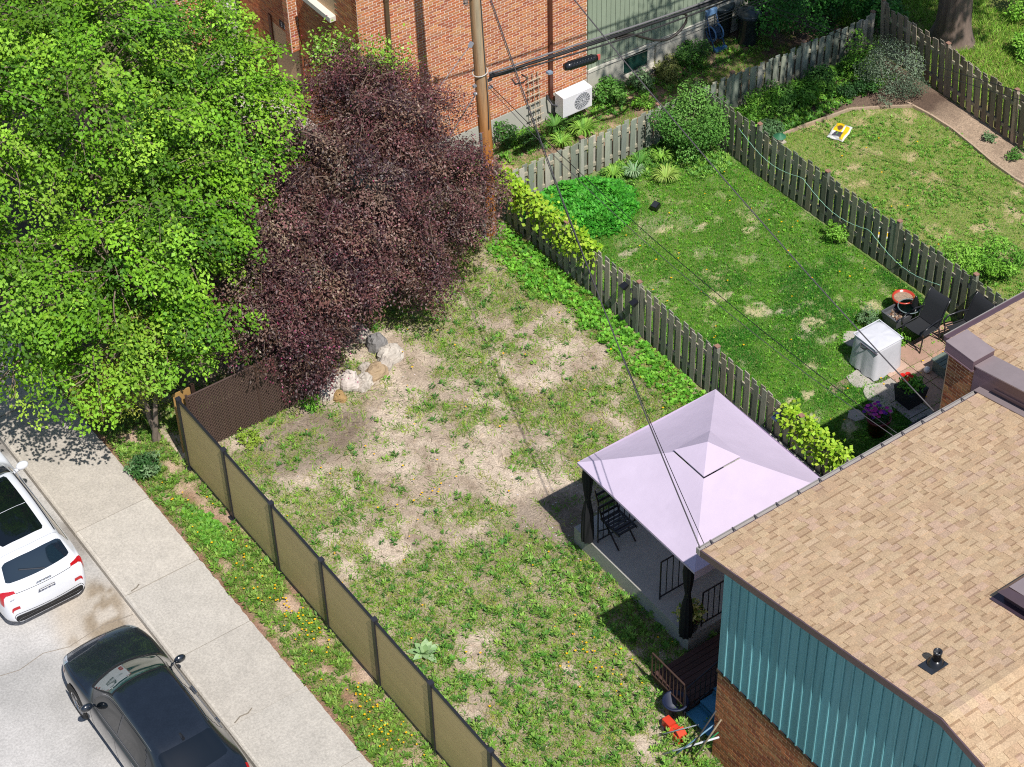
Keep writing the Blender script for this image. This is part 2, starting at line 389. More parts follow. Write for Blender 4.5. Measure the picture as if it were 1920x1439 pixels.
for i in range(len(ys) - 1):
    a, b = ys[i] + 0.008, ys[i + 1] - 0.008
    x0 = -9.188; x1 = -7.66
    n = 14; vs = []; dz = random.uniform(-0.008, 0.008); t = random.uniform(-0.006, 0.006)
    top = 0.02 + dz; k = 1 + random.uniform(-.06, .05); warm = random.uniform(-.015, .02); cc = (k + warm, k, k - warm)
    # slab with a slightly ragged lawn edge
    edge = [(x1 + 0.02 * math.sin(3.1 * j + i) * random.random(), a + (b - a) * j / n) for j in range(n + 1)]
    ring = [(x0, a), *edge, (x0, b)]
    q = MB(); m_ = len(ring)
    q.add([(x, y, top + t * (y - a)) for x, y in ring] + [(x, y, -0.2) for x, y in ring],
          [tuple(range(m_)), *[(j + m_, (j + 1) % m_ + m_, (j + 1) % m_, j) for j in range(m_)]], cc)
    q.build('paving_slab', M['concrete'], pav)
    kb = MB(); kz = top + 0.006
    kb.add([(-9.27, a, -.25), (-9.19, a, -.25), (-9.19, a, kz), (-9.235, a, kz), (-9.264, a, kz - .03),
            (-9.27, b, -.25), (-9.19, b, -.25), (-9.19, b, kz), (-9.235, b, kz), (-9.264, b, kz - .03)],
           [(0, 1, 2, 3, 4), (9, 8, 7, 6, 5), (0, 5, 6, 1), (1, 6, 7, 2), (2, 7, 8, 3), (3, 8, 9, 4), (4, 9, 5, 0)], tuple(1.12 * x for x in cc))
    kb.build('kerb_stone', M['concrete'], pav)
# cracks in the road surface
RD = bpy.data.objects['road']
for pts in (((-12.2, -.6), (-11.6, -.75), (-11.1, -.65), (-10.6, -.8), (-9.9, -.7), (-9.3, -.8)),):
    q = MB(); q.tube([(x + random.uniform(-.03, .03), y, -.128 + .03 * (float(vnoise(np.array([x]), np.array([y]), 2, 2, .4)[0]) - .5)) for x, y in pts], .007, 5, C('#857b70')); q.build('crack', M['road'], RD)
# repaired cracks across two slabs
for pts in (((-9.1, -4.27), (-8.95, -4.2), (-8.8, -4.22), (-8.68, -4.16)), ((-9.1, -.4), (-8.98, -.38), (-8.9, -.33))):
    q = MB(); q.tube([(x, y, 0.026) for x, y in pts], 0.011, 5, C('#7d7468')); q.build('crack', M['road'], pav)

# ------------------------------------------------------------------ blades and leaves in bulk
def bulk_obj(name, V, F, cols, m, kind='stuff', parent=None, label=None, loc=None):
    loc = loc if loc is not None else (OFF[parent.name] if parent is not None else (0, 0, 0))
    o = bpy.data.objects.new(name, mesh_np(name, np.asarray(V) - np.asarray(loc), F, cols, m)); link(o, parent, loc)
    tag(o, label, kind=kind); return o

def blades(P, h, w, lean, cols):
    """one bent triangle pair per point"""
    n = len(P); th = RNG.random(n) * 2 * np.pi; ph = RNG.random(n) * 2 * np.pi
    s = np.stack([np.cos(th), np.sin(th), 0 * th], 1) * (w / 2)[:, None] if np.ndim(w) else np.stack([np.cos(th), np.sin(th), 0 * th], 1) * w / 2
    d = np.stack([np.cos(ph), np.sin(ph), 0 * ph], 1)
    ln = lean * (0.4 + RNG.random(n))
    tip = P + d * (h * ln)[:, None]; tip[:, 2] += h * np.sqrt(np.clip(1 - (ln * .8) ** 2, .08, 1))
    V = np.stack([P - s, P + s, tip], 1).reshape(-1, 3)
    F = np.arange(3 * n).reshape(-1, 3)
    return V, F, np.repeat(cols, 3, 0)

def leafquads(P, D, S, L, W, cols, fold=0.25):
    """diamond leaves: base P, direction D, side S"""
    Nn = np.cross(D, S)
    L = np.broadcast_to(L, (len(P),))[:, None]; W = np.broadcast_to(W, (len(P),))[:, None]
    mid = P + D * L * 0.45 + Nn * W * fold * 0.5
    V = np.stack([P, mid - S * W / 2, P + D * L, mid + S * W / 2], 1).reshape(-1, 3)
    return V, np.arange(4 * len(P)).reshape(-1, 4), np.repeat(cols, 4, 0)

def unit(v): return v / np.maximum(np.linalg.norm(v, axis=1, keepdims=True), 1e-6)
def rdir(n): return unit(RNG.normal(size=(n, 3)))
def pal(cols, n, j=0.18, w=None):
    c = np.asarray(cols)[RNG.choice(len(cols), n, p=w)]
    return c * (1 + RNG.uniform(-j, j, (n, 1))) * (1 + RNG.uniform(-j * .35, j * .35, (n, 3)))

def cat(parts):
    V = np.concatenate([p[0] for p in parts]); C_ = np.concatenate([p[2] for p in parts]); k = 0; Fs = []
    for p in parts: Fs.append(p[1] + k); k += len(p[0])
    return V, np.concatenate(Fs), C_

def scatter(x0, x1, y0, y1, n, dfn, thr=None):
    x = RNG.uniform(x0, x1, n); y = RNG.uniform(y0, y1, n)
    keep = RNG.random(n) < dfn(x, y); x, y = x[keep], y[keep]
    return np.stack([x, y, hgt(x, y) - 0.004], 1)

G_BRIGHT = [C('#86b63a'), C('#6f9f2e'), C('#9cc24c'), C('#5b8a26')]
G_LAWN = [C('#69ab24'), C('#579c20'), C('#82b82e'), C('#4a8d1e')]
G_DRY = [C('#a9a35a'), C('#8f9a48'), C('#b7aa72')]

def rosettes_(P, nl, L, W, palette, rise=(.15, .8), wts=None):
    i = np.repeat(np.arange(len(P)), nl); n = len(i)
    th = RNG.random(n) * 2 * np.pi; e = RNG.uniform(*rise, n)
    D = np.stack([np.cos(th) * np.cos(e), np.sin(th) * np.cos(e), np.sin(e)], 1); S = np.stack([-np.sin(th), np.cos(th), 0 * th], 1)
    sz = (RNG.uniform(.6, 1.2, len(P)))[i] * RNG.uniform(.7, 1.1, n)
    base = pal(palette, len(P), .15, wts)[i] * (1 + RNG.uniform(-.2, .2, (n, 1)))
    Q = P[i] + D * .015; Q[:, 2] += RNG.random(n) * L * .5
    return leafquads(Q, D, S, L * sz, W * sz, base)

rosettes = rosettes_
# middle lawn: short dense turf, bright with fresher darker patches
P = scatter(3.2, 8.7, -9.0, 4.6, 330000, dens2)
k = sstep(.42, .62, vnoise(P[:, 0], P[:, 1], 0, 3, .9))[:, None]; fresh = sstep(1.6, -1.0, P[:, 1])[:, None]
dk = np.clip(k * (.35 + .65 * fresh), 0, 1)
cols = pal(G_LAWN, len(P)) * (1 - dk) + pal([C('#3a8420'), C('#489526'), C('#2b701c')], len(P)) * dk
dry = (RNG.random(len(P)) < .12 - .08 * fresh[:, 0])[:, None]; cols = np.where(dry, pal(G_DRY, len(P)), cols)
hh = RNG.uniform(.03, .06, len(P)) * (1 + .5 * dk[:, 0])
bulk_obj('lawn_grass', *blades(P, hh, .012, .7, cols), M['grass'], label='short mown turf of the middle yard')
# far yard: thin patchy lawn
P = scatter(8.85, 14.3, -8.5, 4.6, 190000, dens3)
cols = pal(G_LAWN + [C('#93a844'), C('#a3a552')], len(P)); hh = RNG.uniform(.025, .06, len(P))
bulk_obj('thin_grass', *blades(P, hh, .013, .8, cols), M['grass'], label='thin patchy turf of the far yard')
# broad leaves mixed into both lawns
P = scatter(3.25, 8.65, -7.5, 4.5, 5200, lambda x, y: dens2(x, y) * .8); Q = scatter(8.9, 14.2, -6, 4.4, 7000, lambda x, y: dens3(x, y) * (.15 + .85 * sstep(.4, .6, vnoise(x, y, 3, 3, 1.4))))
V, F, cc = cat([rosettes_(P, 7, .055, .03, [C('#5f9a2a'), C('#78ae38'), C('#4c8426')]), rosettes_(Q, 8, .06, .026, [C('#6a9f34'), C('#7dac40'), C('#56882e')])])
bulk_obj('lawn_clover', V, F, cc, M['leaf'], label='clover and broad leaves scattered through the lawns')
# rough grass behind the back fence and beyond the far fence
P = scatter(3.2, 14.5, 4.9, 7.2, 60000, dens4)
bulk_obj('rough_grass', *blades(P, RNG.uniform(.04, .1, len(P)), .013, .8, pal(G_LAWN + [C('#a5a85a')], len(P))), M['grass'], label='rough grass between back fence and buildings')
P = scatter(14.5, 24, -5, 12, 210000, dens5)
bulk_obj('tall_grass', *blades(P, RNG.uniform(.08, .2, len(P)), .022, .8, pal([C('#7fae34'), C('#93bb48'), C('#689a2c'), C('#a9bd5a')], len(P))), M['grass'], label='long bright grass beyond the far fence')

def tufts(P, nb, h, w, lean, palette, spread=.05, wts=None):
    i = np.repeat(np.arange(len(P)), nb); n = len(i)
    Q = P[i] + np.stack([RNG.normal(0, spread, n), RNG.normal(0, spread, n), 0 * i], 1)
    base = pal(palette, len(P), .15, wts)[i]
    return blades(Q, RNG.uniform(.5, 1.0, n) * h, w, lean, base * (1 + RNG.uniform(-.2, .2, (n, 1))))
# near yard: tufts, broad weeds, loose stalks
d1 = lambda x, y: dens1(x, y)[0]
l1 = lambda x, y: dens1(x, y)[1]
YB = (-6.45, 3.0, -12.0, 4.6)
A = scatter(*YB, 17000, lambda x, y: d1(x, y) * .55 + .12)
WG = [C('#82aa3a'), C('#6c9a2c'), C('#9ab64a'), C('#5c8a2e'), C('#a3a856')]
parts = [tufts(A, 11, .14, .019, 1.1, WG, .065)]
P = scatter(*YB, 130000, lambda x, y: d1(x, y) * .85 + .04)
parts.append(blades(P, RNG.uniform(.03, .09, len(P)), .014, 1.0, pal(WG + [C('#b7a878'), C('#6f7a3c')], len(P))))
V, F, cc = cat(parts); bulk_obj('weedy_grass', V, F, cc, M['grass'], label='sparse weedy grass over the bare near yard')
Bw = scatter(*YB, 6200, lambda x, y: d1(x, y) * (.35 + .65 * sstep(-2.5, -5.0, y)) + .05)
parts = [rosettes(Bw, 12, .10, .028, [C('#6f9c3c'), C('#86ad48'), C('#5a8a34'), C('#4f7f36')])]
Bs = scatter(*YB, 1500, lambda x, y: d1(x, y) * sstep(-3.5, -6.5, y))
Bs2 = np.concatenate([Bs + np.array([0, 0, .07 * q]) + RNG.normal(0, .02, (len(Bs), 3)) for q in range(3)])
parts.append(rosettes(Bs2, 10, .09, .028, [C('#7aa640'), C('#5f9236'), C('#8db452')], (.2, .9)))
Ls = scatter(*YB, 20000, l1)
parts.append(rosettes(Ls, 9, .085, .07, [C('#6fae34'), C('#80bb3e'), C('#5a9a2c')], (.1, .9)))
V, F, cc = cat(parts); bulk_obj('broadleaf_weeds', V, F, cc, M['leaf'], label='broad leaved weeds of the near yard')
# dry stalks and fallen petals
P = scatter(*YB, 9000, lambda x, y: np.full_like(x, .8)); P[:, 2] += .02
th = RNG.random(len(P)) * 6.28; D = np.stack([np.cos(th), np.sin(th), .1 * RNG.random(len(P))], 1); S = np.stack([-np.sin(th), np.cos(th), 0 * th], 1)
V, F, cc = leafquads(P, D, S, RNG.uniform(.05, .28, len(P)), .007, pal([C('#c8b294'), C('#8a765c'), C('#d8c8ac'), C('#5f5040'), C('#a79a80')], len(P)))
pm = lambda x, y: np.clip(.9 * bump2(x, y, -1.3, -3.9, 1.3, 2.2) + .12, 0, 1)
Q = scatter(*YB, 1500, pm); Q[:, 2] += .03; th = RNG.random(len(Q)) * 6.28
D = np.stack([np.cos(th), np.sin(th), 0 * th], 1); S = np.stack([-np.sin(th), np.cos(th), 0 * th], 1)
V2 = leafquads(Q, D, S, .035, .03, pal([C('#e6dcda'), C('#d9cfd2')], len(Q)))
V, F, cc = cat([(V, F, cc), V2]); bulk_obj('litter_stalks', V, F, cc, M['grass'], label='dry stalks and fallen white petals on the near yard')

# verge by the pavement
P = scatter(-7.66, -6.62, -9.5, 5.5, 34000, dens0)
Rz = scatter(-7.62, -6.62, -9.5, 5.5, 1900, dens0)
gp = [C('#7aa03c'), C('#668f32'), C('#8aa64a'), C('#5a7f30')]
V, F, cc = cat([blades(P, RNG.uniform(.05, .13, len(P)), .012, 1.0, pal(gp + [C('#a7a660')], len(P)))])
bulk_obj('verge_grass', V, F, cc, M['grass'], label='rough grass along the pavement edge')
cl = scatter(-7.6, -6.8, -1.1, 1.1, 2400, lambda x, y: bump2(x + .5 * (vnoise(x, y, 1, 3, 3) - .5), y + .6 * (vnoise(x, y, 2, 3, 3) - .5), -7.2, 0.05, .26, .7) * .75)
V, F, cc = cat([rosettes(Rz, 9, .095, .034, gp), rosettes(cl, 7, .07, .06, [C('#67a032'), C('#77ab3c'), C('#5a9030')])])
bulk_obj('verge_weeds', V, F, cc, M['leaf'], label='low broad leaved weeds along the pavement edge')

# dandelion flowers
def dandelions(name, spots, label):
    P = np.array(spots); n = len(P); P = np.column_stack([P, hgt(P[:, 0], P[:, 1]) + RNG.uniform(.06, .14, n)])
    i = np.repeat(np.arange(n), 8); th = np.tile(np.arange(8) * 2 * np.pi / 8, n); r = RNG.uniform(.018, .03, n)[i]
    D = np.stack([np.cos(th), np.sin(th), .5 + 0 * th], 1); D = unit(D); S = np.stack([-np.sin(th), np.cos(th), 0 * th], 1)
    V, F, cc = leafquads(P[i], D, S, r, r * .9, pal([C('#f2c715'), C('#eab30c')], len(i), .08))
    bulk_obj(name, V, F, cc, M['grass'], label=label)
rs = np.random.default_rng(3)
sp = [(-3.2 + .35 * rs.normal(), -1.5 + .5 * rs.normal()) for _ in range(14)] + [(rs.uniform(-6, 2.5), rs.uniform(-9, 3)) for _ in range(70)]
sp += [(-3.1 + .3 * rs.normal(), -7.2 + .6 * rs.normal()) for _ in range(30)]
dandelions('yard_dandelions', sp, 'yellow dandelion flowers in the near yard')
sp = [(rs.uniform(-7.4, -6.7), rs.uniform(-8.5, 1.8)) for _ in range(60)] + [(-6.95 + .12 * rs.normal(), -2.9 + .4 * rs.normal()) for _ in range(25)] + [(-7.1 + .15 * rs.normal(), -5.6 + .5 * rs.normal()) for _ in range(30)]
dandelions('verge_dandelions', sp, 'yellow dandelion flowers along the verge')
sp = [(rs.uniform(3.6, 8.4), rs.uniform(-6, 3)) for _ in range(60)] + [(rs.uniform(9.2, 12.5), rs.uniform(-3, 2.5)) for _ in range(18)]
dandelions('lawn_dandelions', sp, 'yellow dandelion flowers dotting the lawns')
# ------------------------------------------------------------------ brick laying
BL, BH = 0.203, 0.0675
def brick_colors(kind):
    if kind == 'orange': return [C('#bd7045'), C('#b46840'), C('#c47e50'), C('#a85e40'), C('#c28656'), C('#b37655')]
    return [C('#a05f38'), C('#925332'), C('#ab6a42'), C('#86492f'), C('#a8774c'), C('#915d38')]
def brick_wall(root, name, org, u, n, length, z0, z1, m_mortar, kind, holes=(), nind=300, stretcher=BL, topfn=None, key=None):
    """Backing sheet with every brick proud of it; u along the wall, n outward."""
    u, n, org = Vector(u), Vector(n), Vector(org); z = Vector((0, 0, 1))
    def topat(s): return topfn(s) if topfn else z1
    bk = MB(); segs = 1 if not topfn else 24
    for i in range(segs):
        a, b = length * i / segs, length * (i + 1) / segs
        p = [org + u * a + z * z0, org + u * b + z * z0, org + u * b + z * topat(b), org + u * a + z * topat(a)]
        bk.add([*p, *[q - n * 0.2 for q in p]], [(0, 1, 2, 3), (7, 6, 5, 4), (0, 4, 5, 1), (3, 2, 6, 7), (0, 3, 7, 4), (1, 5, 6, 2)])
    wall = bk.build(name, m_mortar, root)
    pal_ = brick_colors(kind); items = []
    rows = int((z1 - z0) / BH)
    for r in range(rows):
        zc = z0 + (r + .5) * BH; s = -(r % 2) * stretcher / 2
        while s < length - 0.02:
            a, b = max(s, 0), min(s + stretcher, length); s += stretcher
            if b - a < 0.04 or zc + BH / 2 > topat((a + b) / 2): continue
            if any(a < h1 and b > h0 and zc > k0 and zc < k1 for (h0, h1, k0, k1) in holes): continue
            items.append((a, b, zc))
    if key: items.sort(key=key)
    else: items.sort(key=lambda t: (org + u * (t[0] + t[1]) / 2 + z * t[2] - cam.location).length)
    full = [t for t in items if abs(t[1] - t[0] - stretcher) < 1e-4]
    ind = set(full[:nind]); d = 0.004; jg = 0.018
    protos = []
    for q in range(12):
        mm = MB(); mm.obox(n * d / 2, u, z, n, (stretcher - jg) / 2, (BH - jg) / 2, d / 2 + .001, jit(pal_[q % len(pal_)], .12))
        protos.append(mm.mesh('brick', M['brick']))
    rest = MB()
    for t in items:
        c = org + u * (t[0] + t[1]) / 2 + z * t[2]
        if t in ind: put('brick', random.choice(protos), wall, c + n * random.uniform(0, .002))
        else: rest.obox(c + n * d / 2, u, z, n, (t[1] - t[0] - jg) / 2, (BH - jg) / 2, d / 2 + .001 + random.uniform(0, .002), jit(random.choice(pal_), .12))
    rest.build('brickwork', M['brick'], wall, kind='stuff')
    return wall

# ------------------------------------------------------------------ brick house behind the yards
WY = 7.1
bh = thing('brick_house', 'orange brick house with sage green siding behind the back fence', 'house', (6.0, 8.5, 0))
XW = 1.12
brick_wall(bh, 'front_wall', (XW, WY, 0), (1, 0, 0), (0, -1, 0), 7.33 - XW, 0.70, 6.6, M['mortar'], 'orange',
           key=lambda t: (Vector((XW + t[0], WY, t[2])) - Vector((5.4, 7.1, 3.0))).length)
w = brick_wall(bh, 'side_wall', (XW, 12.6, 0), (0, -1, 0), (-1, 0, 0), 5.5, 0.70, 6.6, M['mortar_dark'], 'orange', holes=((1.55, 2.75, 0.0, 2.75), (3.45, 4.55, 4.42, 5.7)),
               key=lambda t: (Vector((XW, 12.6 - t[0], t[2])) - Vector((1.12, 8.6, 4.2))).length)
MB().box(XW + .21, 12.6, WY + .22, 13, 0, 6.9).build('core', M['stucco'], bh)
# foundation
MB().box(XW - .03, 7.33, WY - .015, WY + .2, -.3, 0.69, (.98, 1, 1.02)).box(XW - .03, XW + .2, WY + .2, 12.6, -.3, .69).build('foundation', M['stucco'], bh)
f2 = MB()
for (a, b, c_, d) in ((7.335, 8.42, -.3, .86), (9.45, 10.95, -.3, .86), (8.42, 9.45, -.3, .24)): f2.box(a, b, WY - .03, WY + .2, c_, d)
f2.box(8.42, 9.45, WY + .12, WY + .2, .24, .86)
f2.build('foundation', M['stucco'], bh)
# basement window
wd = MB().box(8.43, 9.44, WY + .02, WY + .06, .25, .30).box(8.43, 9.44, WY + .02, WY + .06, .80, .855).box(8.43, 8.48, WY + .02, WY + .06, .30, .80).box(9.22, 9.27, WY + .02, WY + .06, .30, .80).build('window', M['trim_white'], bh)
MB().box(8.48, 9.22, WY + .035, WY + .05, .30, .80).build('pane', M['glass_green'], wd)
MB().box(9.27, 9.44, WY + .03, WY + .055, .3, .8).build('side_panel', M['trim_white'], wd)
MB().box(8.40, 9.48, WY - .10, WY + .02, .19, .235, (.95, .9, .85)).build('window_sill', M['trim_white'], bh)
# sage siding boards
sd = MB().box(7.335, 10.95, WY + .01, WY + .2, .95, 6.6).build('siding_backing', M['siding_green'], bh)
x = 7.34
while x < 10.93:
    wdt = min(.14, 10.95 - x); k = random.uniform(.94, 1.05)
    MB().box(x, x + wdt - .012, WY - .012, WY + .011, .95, 6.6, (k, k, k)).build('siding_board', M['siding_green'], sd); x += .14
MB().box(7.335, 10.97, WY - .055, WY + .01, .865, .945).build('sill_board', M['trim_white'], bh)
MB().box(7.335, 7.375, WY - .03, WY - .0125, .95, 6.6, (.85, .9, .82)).build('corner_board', M['siding_green'], bh)
# right end wall of the green part
MB().box(10.96, 11.0, WY + .0, 12.5, -.3, 6.6, (.8, .8, .8)).build('end_wall', M['siding_green'], bh)
# downpipes
def downpipe(x, y, z0, z1, m, kick=True, r=.045):
    q = MB(); q.box(x - r, x + r, y - .09, y - .018, z0, z1)
    for zz in np.arange(z0 + 1.0, z1, 1.9): q.box(x - r - .006, x + r + .006, y - .096, y - .012, zz, zz + .03, (.8, .8, .8))
    if kick: q.bar((x, y - .055, z0 + .02), (x + .12, y - .17, z0 - .08), .08)
    return q.build('downpipe', m, bh)
downpipe(6.22, WY, .66, 6.6, M['brown_pipe']); downpipe(1.84, WY, .2, 6.6, mat('dark_olive_pipe', C('#5b4a38'), .45), False)
# side entrance: recess, door, pilaster, rail, sills and window
q = MB().box(XW + .14, XW + .2, 9.85, 11.05, .0, 2.75, C('#15110f')); dr = q.build('door', M['plain'], bh)
MB().box(XW - .04, XW + .14, 9.72, 9.84, .7, 2.9, C('#8a5238')).build('door_jamb', M['plain'], bh); MB().box(XW - .04, XW + .14, 11.06, 11.18, .7, 2.9, C('#6b3f2d')).build('door_jamb', M['plain'], bh)
brick_wall(bh, 'pilaster', (XW - .24, 10.0, 0), (0, -1, 0), (-1, 0, 0), .22, 2.62, 6.6, M['mortar'], 'orange', nind=0); brick_wall(bh, 'pilaster_side', (XW - .235, 9.778, 0), (1, 0, 0), (0, -1, 0), .225, 2.62, 6.6, M['mortar'], 'orange', nind=0)
MB().box(XW - .16, XW + .1, 8.02, 9.2, 4.30, 4.42, (1.1, 1.1, 1.12)).build('window_sill', M['trim_white'], bh)
wd = MB().box(XW + .05, XW + .1, 8.05, 9.15, 4.42, 4.5, C('#3a2a24')).box(XW + .05, XW + .1, 8.05, 8.12, 4.5, 5.7, C('#3a2a24')).box(XW + .05, XW + .1, 9.08, 9.15, 4.5, 5.7, C('#3a2a24')).build('window', M['plain'], bh)
MB().box(XW + .07, XW + .09, 8.12, 9.08, 4.5, 5.7).build('pane', M['glass_dark'], wd)
rl = MB()
rl.tube([(XW - .05, 9.6, 1.75), (XW - 1.0, 10.0, 1.75)], .022, 6).tube([(XW - .05, 9.6, 1.35), (XW - 1.0, 10.0, 1.35)], .02, 6).tube([(XW - 1.0, 10.0, .2), (XW - 1.0, 10.0, 1.77)], .024, 6)
rl.build('hand_rail', mat('rail_brown', C('#7a4a3c'), .5), bh)
MB().box(-.4, XW - .03, 9.4, 11.6, -.2, .75).build('porch_slab', M['concrete'], bh)
# projecting wing seen above the tree
brick_wall(bh, 'wing_wall', (-.55, 12.6, 0), (1, 0, 0), (0, -1, 0), 1.0, 1.6, 5.2, M['mortar'], 'orange', nind=60)
MB().box(-.55, 1.1, 12.82, 14, 0, 5.2).build('wing_core', M['stucco'], bh)
MB().box(.62, .70, 12.4, 12.48, 0, 5.2).build('white_downpipe', M['white'], bh)
# house number plate
MB().box(XW - .012, XW - .004, 10.15, 10.7, 2.80, 2.98, C('#20242a')).build('number_plate', M['plain'], bh)
for i, ch in enumerate('3160'):
    text_mesh('numeral', ch, .17, M['white'], bh, (XW - .016, 10.62 - .125 * i, 2.83), (math.pi / 2, 0, -math.pi / 2))

# wall mounted air conditioner
ac = thing('air_conditioner', 'white wall mounted air conditioner with round fan on the brick house', 'air conditioner', (6.85, 6.75, .15)); AX, AZ = -.2, .14
MB().box(6.42, 7.28, 6.56, 6.88, .18, .74).build('case', M['white'], ac)
MB().box(6.44, 7.26, 6.552, 6.56, .2, .72, (.93, .93, .95)).build('front_panel', M['white'], ac)
rg = MB(); cx, cz = 6.98, .46
rg.add([(cx + .225 * math.cos(t), 6.55, cz + .225 * math.sin(t)) for t in np.linspace(0, 2 * math.pi, 33)[:-1]], [tuple(range(32))], C('#6a6d74'))
rg.build('fan_opening', M['plain'], ac)
for r in (.05, .1, .15, .2, .228):
    MB().tube([(cx + r * math.cos(t), 6.543, cz + r * math.sin(t)) for t in np.linspace(0, 2 * math.pi, 29)], .004, 5, C('#cfcfd2'), False).build('grille_ring', M['plain'], ac)
for i in range(16):
    t = 2 * math.pi * i / 16; MB().bar((cx + .03 * math.cos(t), 6.54, cz + .03 * math.sin(t)), (cx + .225 * math.cos(t), 6.54, cz + .225 * math.sin(t)), .006, None, C('#cfcfd2')).build('grille_spoke', M['plain'], ac)
for xx in (6.55, 7.15):
    MB().box(xx - .02, xx + .02, 6.58, 7.08, .13, .165).box(xx - .02, xx + .02, 7.05, 7.085, -.1, .16).build('bracket', M['grey_pipe'], ac)
MB().tube([(6.42, 6.8, .4), (6.32, 6.85, .45), (6.3, 7.0, .55), (6.33, 7.08, .6)], .025, 7, C('#333338')).build('hose', M['plain'], ac)

for ch in list(ac.children): ch.location.x += AX; ch.location.z += AZ

# trellis leaning on the foundation
tr = thing('trellis', 'weathered wooden ladder trellis leaning on the brick house foundation', 'trellis', (5.72, 6.95, 0))
for xx in (5.58, 5.72, 5.86): MB().bar((xx, 6.93, 0), (xx - .03, 7.05, 1.55), .02, None, C('#a89a86')).build('upright', M['old_wood'], tr)
for i in range(7):
    zz = .18 + .2 * i; yy = 6.93 + .12 * zz / 1.55
    MB().bar((5.5, yy - .015, zz), (5.93, yy - .015, zz + .01), .022, None, C('#b7aa96')).build('rung', M['old_wood'], tr)

# ------------------------------------------------------------------ shadow-box picket fences
WOODS = [C('#9a9684'), C('#8c8c7c'), C('#a39c8a'), C('#828474'), C('#948c7a')]
def picket_fence(name, label, p0, p1, H, woods, pitch=.12, bw=.14, posts=2.4, rails=(.22, .78), side=1, lean=0.0, ragged=.03, skip=None, endpost=True):
    p0, p1 = Vector((*p0, 0)), Vector((*p1, 0)); d = p1 - p0; L = d.length; d.normalize(); n = Vector((-d.y, d.x, 0)) * side
    mid = (p0 + p1) / 2; root = thing(name, label, 'fence', (p0.x, p0.y, 0)); up = Vector((0, 0, 1)) + n * lean; up.normalize()
    protos = []
    for q in range(10):
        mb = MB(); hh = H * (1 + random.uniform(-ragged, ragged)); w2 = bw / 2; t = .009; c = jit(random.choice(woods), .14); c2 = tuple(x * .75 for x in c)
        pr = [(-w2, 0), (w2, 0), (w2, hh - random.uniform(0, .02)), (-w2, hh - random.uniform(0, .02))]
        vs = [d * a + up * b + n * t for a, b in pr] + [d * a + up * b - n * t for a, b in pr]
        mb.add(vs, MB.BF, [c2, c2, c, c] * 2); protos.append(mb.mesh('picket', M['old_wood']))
    k = int(L / pitch)
    for i in range(k):
        s = pitch * (i + .5); off = .034 if i % 2 == 0 else -.034
        if skip and skip(s): continue
        c = p0 + d * (s + random.uniform(-.008, .008)) + n * off
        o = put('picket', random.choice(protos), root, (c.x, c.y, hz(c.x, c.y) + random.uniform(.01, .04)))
        o.rotation_euler = (random.uniform(-.012, .012), random.uniform(-.012, .012), 0)
    np_ = max(1, int(round(L / posts)))
    for i in range(np_ + (1 if endpost else 0)):
        c = p0 + d * (L * i / np_); col = jit(random.choice(woods), .1)
        MB().obox(c + up * (H + .06) / 2, d, n, up, .045, .045, (H + .14) / 2, col).build('post', M['old_wood'], root)
        MB().obox(c + up * (H + .14), d, n, up, .05, .05, .012, C('#94705f')).build('post_cap', M['old_wood'], root)
    for fz in rails:
        for i in range(np_):
            a = p0 + d * (L * i / np_ + .05); b = p0 + d * (L * (i + 1) / np_ - .05)
            MB().bar(a + up * H * fz, b + up * H * fz, .045, .085, jit(C('#a09a86'), .1)).build('rail', M['old_wood'], root)
    return root
DARKW = [C('#7a7f6c'), C('#6c7262'), C('#848470'), C('#626858')]
BROWNW = [C('#a69a8a'), C('#968a7a'), C('#b0a08e'), C('#8a7d70')]
picket_fence('picket_fence', 'weathered grey picket fence between the bare yard and the middle lawn', (3.08, 4.75), (3.08, -7.9), 1.27, WOODS)
picket_fence('picket_fence', 'dark green grey picket fence between the middle lawn and the far garden', (8.72, 4.7), (8.85, -6.6), 1.27, DARKW)
picket_fence('picket_fence', 'pale silvery picket fence across the back of the yards before the brick house', (3.2, 4.83), (14.3, 4.62), 1.0, [C('#a3a398'), C('#949687'), C('#b0aa9c'), C('#8b9184')], side=-1)
picket_fence('picket_fence', 'tall brown leaning picket fence along the far side of the garden', (14.25, -2.6), (14.55, 4.4), 1.42, BROWNW, pitch=.125, side=1, lean=.10, ragged=.05)

# posts and boards at the pole corner
bx = thing('board_panel', 'short pale boards standing beside the utility pole base', 'board panel', (2.6, 4.45, 0))
for i in range(4):
    MB().box(2.02 + .16 * i, 2.15 + .16 * i, 4.55, 4.575, 0, .62 + .06 * (i % 2), C('#b0a596')).build('board', M['old_wood'], bx)

